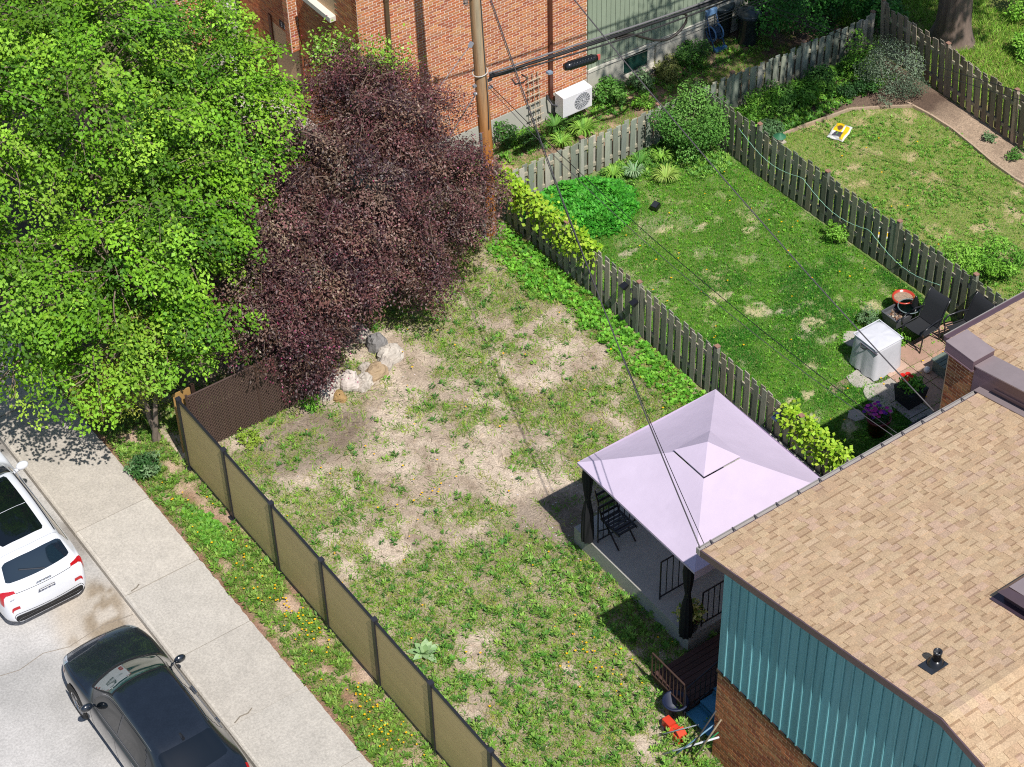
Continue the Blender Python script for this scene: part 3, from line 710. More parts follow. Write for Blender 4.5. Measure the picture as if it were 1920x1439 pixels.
# ------------------------------------------------------------------ composite fence along the pavement
cf = thing('composite_fence', 'olive brown composite panel fence with black posts along the pavement', 'fence', (-6.58, -3.0, 0))
FX = -6.58; pys = [1.86 - 1.748 * i for i in range(9)]
for y in pys:
    MB().box(FX - .045, FX + .045, y - .045, y + .045, -.2, 1.86).build('post', M['black_metal'], cf)
    MB().box(FX - .05, FX + .05, y - .05, y + .05, 1.86, 1.885, (1.4, 1.4, 1.5)).build('post_cap', M['black_metal'], cf)
    MB().box(FX - .09, FX + .09, y - .09, y + .09, -.02, .025, (.9, .9, .9)).build('post_base', M['black_metal'], cf)
for i in range(len(pys) - 1):
    y1, y0 = pys[i] - .046, pys[i + 1] + .046
    pn = MB().box(FX - .022, FX + .022, y0, y1, 1.80, 1.845).box(FX - .022, FX + .022, y0, y1, .06, .10).box(FX - .005, FX + .005, y0, y1, .10, 1.80, (.6, .6, .6)).build('panel', M['black_metal'], cf)
    nb = 12; bhh = 1.70 / nb
    for k in range(nb):
        z0 = .10 + bhh * k; c = random.uniform(.96, 1.04)
        q = MB()
        q.box(FX - .014, FX + .014, y0, y1, z0 + .004, z0 + bhh - .004, (c, c, c))
        q.box(FX - .0105, FX + .0105, y0, y1, z0 + .001, z0 + bhh - .001, (c * .8, c * .8, c * .8))
        q.build('board', M['composite'], pn)

# brown slatted chain link fence joining it
ch = thing('chain_link_fence', 'dark brown slatted chain link fence under the purple tree', 'fence', (-5.0, 2.15, 0))
FY = 2.13; x0, x1, FH = -6.3, -3.2, 1.55
for x in (x0, -4.75, x1): MB().tube([(x, FY, -.2), (x, FY, FH + .05)], .03, 8, C('#4a3832')).build('post', M['plain'], ch)
MB().tube([(x0, FY, FH), (x1, FY, FH)], .022, 8, C('#4a3832')).build('top_rail', M['plain'], ch)
q = MB(); x = x0 + .04
while x < x1 - .03:
    q.box(x, x + .055, FY - .004, FY + .004, .04, FH - .03, jit((1, 1, 1), .15)); x += .062
q.build('privacy_slats', M['brown_slat'], ch, kind='stuff')
q = MB(); s = -FH
while s < (x1 - x0):
    for sg in (1, -1):
        a0 = max(s, 0); a1 = min(s + FH, x1 - x0)
        if a1 - a0 > .03:
            za, zb = (a0 - s), (a1 - s)
            if sg < 0: za, zb = FH - za, FH - zb
            q.bar((x0 + a0, FY - .01, za * .98 + .02), (x0 + a1, FY - .01, zb * .98 + .02), .006)
    s += .085
q.build('wire_mesh', M['wire'], ch, kind='stuff')
# plywood sheet behind the corner
pw = thing('plywood_sheet', 'tan plywood sheet standing behind the corner of the composite fence', 'plywood sheet', (-6.25, 2.35, 0))
MB().box(-6.5, -6.12, 2.30, 2.32, 0, 1.6, C('#a8834e')).build('sheet', M['plain'], pw)
MB().box(-6.10, -6.02, 2.29, 2.36, 0, 1.62, C('#3a2a22')).build('edge_post', M['plain'], pw)

# ------------------------------------------------------------------ utility pole, guys, cables
up = thing('utility_pole', 'tall orange brown wooden utility pole beside the back fence', 'utility pole', (2.5, 4.33, 0))
pts = [(2.50, 4.33, -.3), (2.50, 4.33, 1.0), (2.48, 4.33, 2.4), (2.40, 4.33, 4.4), (2.34, 4.33, 6.2), (2.3, 4.33, 7.5), (2.26, 4.33, 10.5)]
m_ = MB(); n = 14; vs = []; cs = []; fs = []
dense = []
for i in range(len(pts) - 1):
    for k in range(6): dense.append([pts[i][j] + (pts[i + 1][j] - pts[i][j]) * k / 6 for j in range(3)])
for i, p in enumerate(dense):
    r = .158 - .005 * max(p[2], 0)
    for j in range(n):
        t = 2 * math.pi * j / n; rr = r * (1 + .03 * math.sin(5 * t + i * .3))
        vs.append((p[0] + rr * math.cos(t), p[1] + rr * math.sin(t), p[2]))
        lowm = min(1, max(0, (p[2] - 2.0) / 3.2)); stripe = .5 + .5 * math.sin(3 * t + 1.0)
        a = np.array(C('#b06a1c')); b = np.array(C('#a89a80')); f_ = lowm * (.45 + .55 * stripe)
        red = max(0, 1 - p[2] / 1.2); cs.append(tuple((a * (1 - f_) + b * f_) * (1 - red * .35)))
for i in range(len(dense) - 1):
    for j in range(n): fs.append((i * n + j, i * n + (j + 1) % n, (i + 1) * n + (j + 1) % n, (i + 1) * n + j))
m_.add(vs, fs, cs); m_.build('shaft', M['pole_wood'], up, True)
MB().tube([(2.33, 4.28, 0), (2.33, 4.27, 1.2), (2.31, 4.27, 2.9)], .032, 8).build('conduit', M['grey_pipe'], up)
MB().tube([(2.46, 4.17, 3.0), (2.47, 4.19, 3.7), (2.44, 4.2, 4.45), (2.40, 4.2, 5.6), (2.36, 4.2, 7)], .012, 6, C('#3a3f45')).build('ground_cable', M['plain'], up)
MB().tube([(2.39 + .165 * math.cos(t), 4.33 + .165 * math.sin(t), 4.42 + .03 * math.cos(t)) for t in np.linspace(0, 2 * math.pi, 17)], .014, 5, C('#b9b2a8')).build('strap', M['plain'], up)
for zz, xx in ((4.12, 2.42), (3.92, 2.43)):
    MB().bar((xx - .22, 4.33, zz), (xx + .26, 4.33, zz), .05, None, C('#7c7f86')).build('bolt', M['plain'], up)
MB().bar((2.13, 4.3, 5.15), (2.2, 4.3, 5.25), .07, None, C('#8f8f96')).build('guy_clamp', M['plain'], up)

MB().tube([(2.3 + 11 * t, 4.33 - .3 * t, 6.75 - .25 * t - 4 * .2 * t * (1 - t)) for t in np.linspace(0, 1, 20)], .02, 6, C('#3a3a3e')).build('power_line', M['plain'], up)
for dx, dz in ((-.28, .1), (-.2, -.15), (-.3, -.5), (-.1, -.35), (.28, .05)): MB().lathe((2.33 + dx, 4.22, 6.75 + dz), [(.03, 0), (.06, .03), (.03, .06), (.06, .09), (.03, .12)], 10, C('#6a5a50')).build('insulator', M['plain'], up)
def cable(name, label, a, b, sag, r, m, cat_='cable', n=22, group=None, col=(1, 1, 1), twist=None):
    a, b = Vector(a), Vector(b); pts = []
    for i in range(n + 1):
        t = i / n; p = a.lerp(b, t); p.z -= 4 * sag * t * (1 - t); pts.append(p)
    o = MB().tube(pts, r, 6, col).build(name, m, None, True, loc=tuple(b)); return tag(o, label, cat_, group)
BLK = mat('cable_black', C('#1c1b1e'), .5); PALE = mat('cable_pale', C('#cfc4c6'), .5); GREY = mat('cable_grey', C('#4a4648'), .5)
cable('guy_wire', 'pale guy wire from high on the pole down to the purple tree', (2.16, 4.3, 5.2), (1.0, 6.2, 1.6), 0, .011, PALE, 'guy wire')
cable('guy_wire', 'thick pale guy wire from lower on the pole down to the purple tree', (2.26, 4.3, 3.95), (1.9, 5.3, 2.0), 0, .014, PALE, 'guy wire')
cable('service_cable', 'twisted service cable running over the bare yard to the tan roof corner', (2.3, 4.33, 7.55), (-2.93, -9.35, 4.98), .38, .012, GREY)
cable('service_cable', 'thin cable hanging beside the twisted one over the lilac canopy', (2.32, 4.33, 7.4), (-2.80, -9.33, 4.9), .55, .007, BLK)
cable('service_cable', 'dark cable crossing the middle lawn to the right end of the tan roof eave', (2.27, 4.33, 9.3), (2.2, -9.3, 5.0), .30, .013, GREY)
cable('telephone_cable', 'upper thin line of the pair crossing the middle lawn', (2.55, 4.25, 4.1), (1.35, -9.3, 4.98), .35, .008, BLK)
cable('telephone_cable', 'lower thin line of the pair crossing the middle lawn', (2.55, 4.28, 4.0), (1.28, -9.3, 4.95), .48, .007, GREY)
cable('telephone_cable', 'upper thin line crossing the far garden', (9.4, 4.5, 3.7), (13.6, -9.5, 5.0), .5, .008, BLK)
cable('telephone_cable', 'lower thin line crossing the far garden', (9.4, 4.5, 3.62), (13.5, -9.5, 4.9), .58, .007, BLK)
# cable bundle along the back fence
cb = thing('cable_bundle', 'thick black overhead cable bundle with splice case and slack loop before the brick house', 'cable bundle', (2.5, 4.33, 4.2))
for i, (dz, r, sg, cc) in enumerate(((0, .035, .12, C('#232226')), (.07, .022, .09, C('#6d6a6c')), (-.05, .02, .2, C('#2c2a2c')), (.03, .028, .15, C('#19181a')))):
    pts = [];
    for k in range(25):
        t = k / 24; x = 2.55 + 9.5 * t; pts.append((x, 4.2 - .28 * min(1, 4 * t) + .03 * math.sin(7 * t + i), 4.30 + dz + .24 * min(1, 4 * t) - .66 * t - 4 * sg * t * (1 - t)))
    MB().tube(pts, r, 7, cc).build('strand', M['plain'], cb, True)
MB().tube([(4.30, 3.9, 3.98), (4.42, 3.9, 3.97), (5.02, 3.9, 3.90), (5.14, 3.9, 3.88)], [.08, .1, .1, .08], 14, C('#1d2024')).build('splice_case', M['gloss'], cb, True)
for k in range(9): MB().tube([(4.42 + .075 * k, 3.9, 3.972 - .0088 * k), (4.435 + .075 * k, 3.9, 3.97 - .0088 * k)], .106, 14, C('#15171a')).build('case_rib', M['gloss'], cb, True)
MB().box(5.15, 5.22, 3.85, 3.89, 3.84, 3.96, C('#c05a52')).build('warning_tag', M['plain'], cb)
lp0 = np.array([(5.7, 3.92, 4.14), (6.1, 3.92, 4.08), (6.4, 3.92, 3.9), (6.8, 3.92, 3.66), (7.15, 3.92, 3.54), (7.45, 3.92, 3.6), (7.66, 3.92, 3.78), (7.66, 3.92, 3.98), (7.45, 3.92, 4.08), (7.1, 3.92, 4.1)]); lp = []
for k in range(len(lp0) - 1):
    a0, a1, a2, a3 = lp0[max(k - 1, 0)], lp0[k], lp0[k + 1], lp0[min(k + 2, len(lp0) - 1)]
    for t in (0, .25, .5, .75): lp.append(tuple(.5 * (2 * a1 + (a2 - a0) * t + (2 * a0 - 5 * a1 + 4 * a2 - a3) * t * t + (3 * a1 - a0 - 3 * a2 + a3) * t ** 3)))
lp.append(tuple(lp0[-1]))
MB().tube(lp, .03, 8, C('#2a2422')).build('slack_loop', M['plain'], cb, True)
MB().tube([(3.3, 4.1, 4.1), (3.42, 4.05, 3.98), (3.3, 4.05, 3.92), (3.1, 4.05, 3.96), (3.05, 4.1, 4.08)], .02, 7, C('#2a2422')).build('small_loop', M['plain'], cb, True)
MB().bar((3.85, 3.93, 4.0), (3.97, 3.93, 3.98), .1, .05, C('#7f8fa0')).build('clamp', M['plain'], cb)
for dz in (-.25, -.33, -.42):
    MB().tube([(5.4 + 6 * t, 3.95, 3.95 + dz - .15 * t - .3 * t * (1 - t)) for t in np.linspace(0, 1, 12)], .008, 5, C('#3a3838')).build('thin_strand', M['plain'], cb)
# ------------------------------------------------------------------ tan shingled house
SH = [C('#b99d7d'), C('#bda282'), C('#b5997a'), C('#ba9f7f'), C('#b99c83'), C('#b19476'), C('#bfa485'), C('#b79b7b')]
def shingle_slope(root, name, x0, x1, eave, ridge, thick, nind, near):
    """Roof deck between two lines parallel to X with laminated shingles in courses."""
    (ye, ze), (yr, zr) = eave, ridge; L = math.hypot(yr - ye, zr - ze); v = Vector((0, (yr - ye) / L, (zr - ze) / L)); u = Vector((1, 0, 0)); n = u.cross(v)
    if n.z < 0: n = -n
    o = Vector((0, ye, ze))
    deck = MB(); c0 = o + v * L / 2
    deck.obox(c0 + u * (x0 + x1) / 2 - n * thick / 2, u, v, n, (x1 - x0) / 2, L / 2, thick / 2 - .001, SH[5]); deck = deck.build(name, M['shingle'], root)
    ex = .143; rows = int(L / ex); items = []; gaps = MB()
    for r in range(rows + 1):
        va, vb = r * ex, min((r + 1) * ex, L); x = x0 - random.uniform(0, .1); tab = random.random() < .5
        if vb - va < .03: continue
        shade = random.uniform(.975, 1.025)
        while x < x1:
            w_ = random.choice((.10, .13, .155, .18, .21, .25)); a, b = max(x, x0), min(x + w_, x1); x += w_
            if b - a > .015:
                col = tuple(c * shade for c in jit(random.choice(SH), .045)); c = o + u * (a + b) / 2 + v * (va + vb) / 2
                if tab: items.append((c, b - a, vb - va, col))
                else:
                    gaps.obox(c + n * .0015, u, v, n, (b - a) / 2, (vb - va) / 2, .003, tuple(k * .97 for k in col))
                    if random.random() < .8:
                        bw = random.uniform(.026, .044); gaps.obox(o + u * (a + b) / 2 + v * (vb - bw / 2) + n * .0035, u, v, n, (b - a) / 2 - .004, bw / 2, .003, (col[0] * .68, col[1] * .63, col[2] * .6))
            tab = not tab if random.random() < .85 else tab
    gaps.build('shingle_underlayer', M['shingle'], deck, kind='stuff')
    items.sort(key=lambda t: (t[0] - Vector(near)).length)
    protos = {}; rest = MB()
    for i, (c, w_, l, col) in enumerate(items):
        if i < nind and abs(l - ex) < 1e-3:
            key = (round(w_, 2), random.randrange(4))
            if key not in protos:
                q = MB(); q.obox(n * .004, u, v, n, key[0] / 2 - .002, ex / 2 - .001, .0065, col); protos[key] = q.mesh('shingle', M['shingle'])
            put('shingle', protos[key], deck, c)
        else: rest.obox(c + n * .004, u, v, n, w_ / 2 - .002, l / 2 - .001, .0065, col)
    rest.build('shingle_field', M['shingle'], deck, kind='stuff')
    return deck

th_ = thing('tan_house', 'tan shingled house with teal siding over brown brick beside the gazebo', 'house', (0, -12, 0))
EY, EZ, RY, RZ, RX = -9.4, 4.95, -14.58, 6.0, -2.93
SL = (RZ - EZ) / (EY - RY); SL2 = .21
def roofz(y): return EZ + (EY - y) * SL if y > RY else RZ - (RY - y) * SL2
PX = 3.30
shingle_slope(th_, 'roof', RX, PX - .02, (EY, EZ), (RY, RZ), .12, 300, (-2.0, -12.5, 5.6))
shingle_slope(th_, 'rear_roof', RX, PX - .02, (-21.0, RZ - (RY + 21.0) * SL2), (RY, RZ), .12, 0, (-2.9, -15, 6))
rc = MB()                                     # ridge caps
x = RX
while x < PX - .05:
    k = jit(random.choice(SH), .05); w_ = .15
    rc.add([(x, RY + .13, RZ - .12 * SL + .016), (x + w_, RY + .13, RZ - .12 * SL + .016), (x + w_, RY, RZ + .022), (x, RY, RZ + .022), (x + w_, RY - .13, RZ - .13 * SL2 + .02), (x, RY - .13, RZ - .13 * SL2 + .02)], [(0, 1, 2, 3), (3, 2, 4, 5)], k); x += w_
rc.build('ridge_cap', M['shingle'], th_, kind='stuff')
# rake boards, fascia, soffit, gutter
def strip(name, pts, m, parent=th_, col=(1, 1, 1)):
    """closed strip hanging from a polyline: (x0,x1) wide, drop d"""
    q = MB()
    for (a, b, x0_, x1_, d0, d1) in pts:
        q.add([(x0_, a[0], a[1] - d1), (x1_, a[0], a[1] - d1), (x1_, b[0], b[1] - d1), (x0_, b[0], b[1] - d1), (x0_, a[0], a[1] - d0), (x1_, a[0], a[1] - d0), (x1_, b[0], b[1] - d0), (x0_, b[0], b[1] - d0)], MB.BF, col)
    return q.build(name, m, parent)
P1, P2, P3 = (EY + .03, EZ - .006), (RY, RZ), (-21.0, RZ - (RY + 21.0) * SL2)
strip('rake_board', [(P1, P2, RX - .025, RX - .002, -.012, .13), (P2, P3, RX - .025, RX - .002, -.012, .13)], M['flash'])
strip('soffit', [(P1, P2, RX + .005, -2.68, .125, .145), (P2, P3, RX + .005, -2.68, .125, .145)], M['flash'], col=(.8, .8, .85))
MB().box(RX, PX - .03, EY - .002, EY + .02, EZ - .17, EZ + .002).build('fascia', M['flash'], th_)
gt = MB(); gy = EY + .02
gt.add([(x_, gy + a, EZ - .012 + b) for x_ in (RX - .02, PX - .05) for a, b in ((0, 0), (0, -.10), (.07, -.10), (.085, -.03), (.085, .006), (.07, .006), (.07, -.02), (.015, -.085))],
       [(i, (i + 1) % 8, (i + 1) % 8 + 8, i + 8) for i in range(8)] + [tuple(range(8))[::-1], tuple(range(8, 16))])
gt = gt.build('gutter', M['gutter'], th_)
for i in range(14):
    x_ = RX + .25 + .46 * i; MB().box(x_ - .012, x_ + .012, gy - .005, gy + .086, EZ - .003, EZ + .006, C('#4c4648')).build('gutter_clip', M['plain'], gt)
MB().box(RX - .03, RX + .01, gy, gy + .085, EZ - .12, EZ + .01).build('end_cap', M['gutter'], gt)
MB().box(-2.66, -2.1, EY - .02, EY + .05, EZ - .42, EZ - .19, (1.08, 1.0, 1.02)).build('eave_return', M['gutter'], th_)
# brick lower wall, ledge, teal boards
GX = -2.77
brick_wall(th_, 'lower_wall', (GX, -9.80, 0), (0, -1, 0), (-1, 0, 0), 9.0, -.1, 2.28, M['mortar_dark'], 'brown')
MB().box(GX - .03, GX + .15, -18.8, -9.78, -.3, -.095).build('foundation', M['stucco'], th_)
MB().box(GX - .03, GX + .02, -18.8, -9.79, 2.27, 2.33, C('#3b2622')).build('ledge', M['plain'], th_)
bk = MB(); NSEG = 1
for (a, b) in ((-9.80, RY), (RY, -18.8)):
    za, zb = roofz(a) - .12, roofz(b) - .12
    bk.add([(GX, a, 2.3), (GX, b, 2.3), (GX, b, zb), (GX, a, za), (GX + .15, a, 2.3), (GX + .15, b, 2.3), (GX + .15, b, zb), (GX + .15, a, za)], MB.BF, (.75, .75, .75))
bk = bk.build('siding_backing', M['siding_teal'], th_)
y = -9.80; wy0, wy1, wz0, wz1 = -15.3, -14.25, 3.0, 4.33
while y > -18.6:
    a, b = y, y - .192; k = random.uniform(.9, 1.1); cc = (k * random.uniform(.95, 1.05), k, k)
    for (lo, hi) in (((2.33, None),) if not (b < wy1 and a > wy0) else ((2.33, wz0 - .06), (wz1 + .06, None))):
        za = hi if hi else roofz(a) - .13; zb = hi if hi else roofz(b) - .13
        MB().add([(GX - .012, a, lo), (GX - .012, b, lo), (GX + .001, b, lo), (GX + .001, a, lo), (GX - .012, a, za), (GX - .012, b, zb), (GX + .001, b, zb), (GX + .001, a, za)], MB.BF, cc).build('siding_board', M['siding_teal'], bk)
        a2 = b + .022; MB().add([(GX - .036, a2, lo), (GX - .036, b, lo), (GX - .011, b, lo), (GX - .011, a2, lo), (GX - .036, a2, za), (GX - .036, b, zb), (GX - .011, b, zb), (GX - .011, a2, za)], MB.BF, tuple(1.06 * q_ for q_ in cc)).build('batten', M['siding_teal'], bk)
    y -= .197
wd = MB().box(GX - .05, GX + .02, wy0 - .05, wy1 + .05, wz1, wz1 + .06).box(GX - .05, GX + .02, wy0 - .05, wy1 + .05, wz0 - .06, wz0).box(GX - .05, GX + .02, wy0 - .05, wy0, wz0, wz1).box(GX - .05, GX + .02, wy1, wy1 + .05, wz0, wz1).build('window', M['siding_teal'], th_)
MB().box(GX - .02, GX + .01, wy0, wy1, wz0, wz1).build('pane', M['glass_dark'], wd)
# back wall facing the gazebo
brick_wall(th_, 'back_wall', (3.3, -9.80, 0), (-1, 0, 0), (0, 1, 0), 6.0, -.1, 4.85, M['mortar_dark'], 'brown', nind=0)
MB().box(-2.49, 3.28, -10.2, -10.01, 0, 4.8).build('core', M['stucco'], th_)
# party wall with flashed caps
pw_ = brick_wall(th_, 'party_wall', (PX, -8.52, 0), (0, -1, 0), (-1, 0, 0), 1.30, 0.0, 5.19, M['mortar_dark'], 'brown', nind=300)
brick_wall(th_, 'party_wall_end', (PX + .38, -8.505, 0), (-1, 0, 0), (0, 1, 0), .38, 0, 5.19, M['mortar_dark'], 'brown', nind=0)
MB().box(PX + .21, PX + .37, -21, -8.72, 0, 5.15).build('party_core', M['stucco'], th_)
cp = MB().box(PX - .06, PX + .44, -9.12, -8.46, 5.20, 5.42).build('cap_side', M['flash'], th_)
MB().box(PX - .065, PX + .445, -9.125, -8.455, 5.42, 5.432).build('cap_top', M['flash_top'], cp)
MB().box(PX - .075, PX + .455, -9.13, -8.45, 5.195, 5.215, (1.6, 1.6, 1.6)).build('drip_edge', M['flash'], cp)
q = MB(); q2 = MB()
def par(a, b, x0_, x1_, lo, hi, mb_, c=(1, 1, 1)):
    mb_.add([(x0_, a, roofz(a) + lo), (x1_, a, roofz(a) + lo), (x1_, b, roofz(b) + lo), (x0_, b, roofz(b) + lo), (x0_, a, roofz(a) + hi), (x1_, a, roofz(a) + hi), (x1_, b, roofz(b) + hi), (x0_, b, roofz(b) + hi)], MB.BF, c)
par(-9.122, RY, PX - .01, PX + .40, -.3, .40, q); par(RY, -21, PX - .01, PX + .40, -.3, .40, q)
pp = q.build('parapet', M['flash'], th_)
par(-9.126, RY, PX - .03, PX + .42, .402, .425, q2); par(RY, -21, PX - .03, PX + .42, .402, .425, q2); q2.build('parapet_cap', M['flash_top'], pp)
q = MB(); par(-9.3, RY, PX - .16, PX - .012, .016, .03, q, (.9, .9, .9)); q.build('base_flashing', M['flash_top'], pp)
q = MB(); par(-9.6, RY, PX - .05, PX - .015, .10, .14, q, (.6, .6, .6)); q.build('flashing_lip', M['flash'], pp)
# vent pipe and box vent
vp = thing('vent_pipe', 'black plumbing vent pipe with flat flashing on the tan roof', 'vent pipe', (-2.22, -13.72, roofz(-13.72)))
vx, vy = -2.22, -13.72; vz = roofz(vy)
nrm = Vector((0, SL, 1)).normalized(); vv = Vector((0, -1, SL)).normalized()
MB().obox((vx - .02, vy, vz + .016), (1, 0, 0), vv, nrm, .17, .14, .004, C('#2f3238')).build('flashing', M['gloss'], vp)
MB().lathe((vx + .03, vy, vz), [(.13, -.02), (.13, .03), (.09, .06), (.075, .10)], 20, C('#1d1e22')).build('collar', M['gloss'], vp, True)
MB().lathe((vx + .03, vy, vz), [(.062, .08), (.062, .25), (.068, .25), (.068, .28), (.05, .28), (.05, .2)], 18, C('#2a2b2f')).build('pipe', M['gloss'], vp, True)
bv = thing('box_vent', 'brown metal box vent on the tan roof near the right edge', 'vent', (-.1, -13.7, roofz(-13.7)))
def rb(x0_, x1_, y0_, y1_, h0, h1, m, name, col=(1, 1, 1), par_=bv, ins=0.0):
    q = MB(); q.add([(x0_, y0_, roofz(y0_) + h0), (x1_, y0_, roofz(y0_) + h0), (x1_, y1_, roofz(y1_) + h0), (x0_, y1_, roofz(y1_) + h0), (x0_ + ins, y0_ + ins, roofz(y0_) + h1), (x1_ - ins, y0_ + ins, roofz(y0_) + h1), (x1_ - ins, y1_ - ins, roofz(y1_) + h1), (x0_ + ins, y1_ - ins, roofz(y1_) + h1)], MB.BF, col)
    return q.build(name, m, par_)
rb(-.62, .30, -14.15, -13.25, .013, .02, M['flash'], 'flashing', (.5, .5, .6))
rb(-.48, .18, -14.05, -13.40, .02, .20, M['flash'], 'skirt', (.8, .8, .8)); rb(-.58, .26, -14.12, -13.33, .2, .31, M['flash'], 'hood', ins=.1); rb(-.47, .15, -14.01, -13.44, .311, .318, M['flash_top'], 'hood_top')

# ------------------------------------------------------------------ next house in the row
nh = thing('row_house', 'next row house with matching tan shingle roof past the party wall', 'house', (6.5, -12, 0))
NE_Y, NE_Z = -8.12, 4.98
shingle_slope(nh, 'roof', PX + .42, 9.4, (NE_Y, NE_Z), (NE_Y - 6.2, NE_Z + 6.2 * SL), .12, 260, (4.6, -9.0, 5.1))
MB().box(PX + .45, 9.4, NE_Y + .004, NE_Y + .03, NE_Z - .17, NE_Z + .0).build('fascia', M['flash'], nh)
MB().box(PX + .42, 9.4, NE_Y + .035, NE_Y + .12, NE_Z - .11, NE_Z - .01, (.9, .85, .9)).build('gutter', M['flash'], nh)
MB().box(PX + .42, 9.4, NE_Y + .121, NE_Y + .135, NE_Z - .03, NE_Z + .004).build('gutter_lip', M['gutter'], nh)
MB().box(PX + .45, 9.2, -14.2, -8.6, 0, 4.8, C('#7a4a33')).build('wall', M['brick'], nh)
# ------------------------------------------------------------------ gazebo on its slab
PZ = .42
ps = MB().box(-1.66, 3.0, -7.78, -4.36, -.25, PZ).build('patio_slab', M['slab'], loc=(0, -6, 0)); tag(ps, 'raised grey concrete patio slab under the lilac gazebo', 'patio slab')
gz = thing('gazebo', 'square gazebo with pale lilac two tier canopy', 'gazebo', (-.2, -6.35, PZ))
gx0, gx1, gy0, gy1, ge, gtop, hv = -1.83, 1.44, -8.03, -4.67, 2.50, 3.04, .42
gcx, gcy = (gx0 + gx1) / 2, (gy0 + gy1) / 2
q = MB()
cor = [(gx0, gy0), (gx1, gy0), (gx1, gy1), (gx0, gy1)]; inn = [(gcx - hv, gcy - hv), (gcx + hv, gcy - hv), (gcx + hv, gcy + hv), (gcx - hv, gcy + hv)]
NU, NV = 16, 8
for s in range(4):
    a, b = cor[s], cor[(s + 1) % 4]; c, d = inn[s], inn[(s + 1) % 4]; vs = []
    for j in range(NV + 1):
        v = j / NV
        for i in range(NU + 1):
            u = i / NU; ex = a[0] + (b[0] - a[0]) * u, a[1] + (b[1] - a[1]) * u; iy = c[0] + (d[0] - c[0]) * u, c[1] + (d[1] - c[1]) * u
            x, y = ex[0] + (iy[0] - ex[0]) * v, ex[1] + (iy[1] - ex[1]) * v
            crease = abs(u - .5) * 2
            z = ge + (gtop - ge) * (v ** 1.06) - .05 * (1 - crease ** 2) * (1 - v) * v * 2.0 - .035 * (1 - (2 * u - 1) ** 2) * (1 - v)
            vs.append((x, y, z))
    q.add(vs, [(j * (NU + 1) + i, j * (NU + 1) + i + 1, (j + 1) * (NU + 1) + i + 1, (j + 1) * (NU + 1) + i) for j in range(NV) for i in range(NU)])
    # hem turned down
    k = .05 if s != 0 else .20
    q.add([(a[0], a[1], ge), (b[0], b[1], ge), (b[0], b[1], ge - k), (a[0], a[1], ge - k)], [(0, 1, 2, 3)])
cn = q.build('canopy', M['canopy'], gz)
q = MB(); t = .42; q.add([(gcx - t, gcy - t, 3.095), (gcx + t, gcy - t, 3.095), (gcx + t, gcy + t, 3.095), (gcx - t, gcy + t, 3.095), (gcx, gcy, 3.38)], [(0, 1, 4), (1, 2, 4), (2, 3, 4), (3, 0, 4)])
for s in range(4):
    cc = [(-t, -t), (t, -t), (t, t), (-t, t)]; a, b = cc[s], cc[(s + 1) % 4]
    q.add([(gcx + a[0], gcy + a[1], 3.095), (gcx + b[0], gcy + b[1], 3.095), (gcx + b[0], gcy + b[1], 3.08), (gcx + a[0], gcy + a[1], 3.08)], [(0, 1, 2, 3)])
q.build('vent_tier', M['canopy'], gz)
MB().box(gcx - .40, gcx + .40, gcy - .40, gcy + .40, 3.045, 3.055, C('#241f2a')).build('vent_shade_sheet', M['plain'], gz)  # added dark sheet standing for the shaded hollow under the vent tier
for i, (x, y) in enumerate([(gx0 + .14, gy0 + .3), (gx1 - .14, gy0 + .3), (gx1 - .14, gy1 - .14), (gx0 + .14, gy1 - .14)]):
    MB().box(x - .04, x + .04, y - .04, y + .04, PZ, ge + .02).build('post', M['black_metal'], gz)
    q = MB(); prof = [(.11, .06), (.11, .35), (.10, .75), (.06, 1.05), (.045, 1.15), (.07, 1.35), (.10, 1.7), (.08, 1.98)]
    vs = []; n = 28
    for (r, z) in prof:
        for j in range(n):
            a = 2 * math.pi * j / n; rr = r * (1 + .18 * math.sin(9 * a)); vs.append((x + rr * math.cos(a), y + rr * math.sin(a) , PZ + z))
    q.add(vs, [(k * n + j, k * n + (j + 1) % n, (k + 1) * n + (j + 1) % n, (k + 1) * n + j) for k in range(len(prof) - 1) for j in range(n)]); q.build('curtain', M['curtain'], gz, True)
for (a, b) in (((gx0 + .14, gy0 + .3), (gx1 - .14, gy0 + .3)), ((gx1 - .14, gy0 + .3), (gx1 - .14, gy1 - .14)), ((gx1 - .14, gy1 - .14), (gx0 + .14, gy1 - .14)), ((gx0 + .14, gy1 - .14), (gx0 + .14, gy0 + .3))):
    MB().bar((*a, ge - .03), (*b, ge - .03), .035).build('top_bar', M['black_metal'], gz)
def railing(name, label, a, b, z0, h, n, m=M['black_metal'], r=.012, z0b=None):
    z1 = z0 if z0b is None else z0b
    root = thing(name, label, 'railing', (a[0], a[1], z0))
    A, B = Vector((*a, z0)), Vector((*b, z1)); U = Vector((0, 0, 1))
    for k in (.06, h): MB().tube([A + U * k, B + U * k], r * 1.4, 6).build('rail', m, root)
    for i in range(n + 1):
        p = A.lerp(B, i / n); MB().tube([p + U * (0 if i in (0, n) else .06), p + U * h], r * (1.3 if i in (0, n) else .8), 5).build('baluster', m, root)
    return root
railing('metal_railing', 'black metal railing panel behind the tied curtain of the gazebo', (-1.55, -4.95), (-.3, -4.95), PZ, .95, 10)
railing('metal_railing', 'black metal railing on the shaded end of the patio slab', (-1.5, -6.75), (-.2, -6.75), PZ, 1.0, 9)
railing('metal_railing', 'black metal railing behind the potted variegated plant', (-1.3, -7.7), (.3, -7.7), PZ, .9, 12)
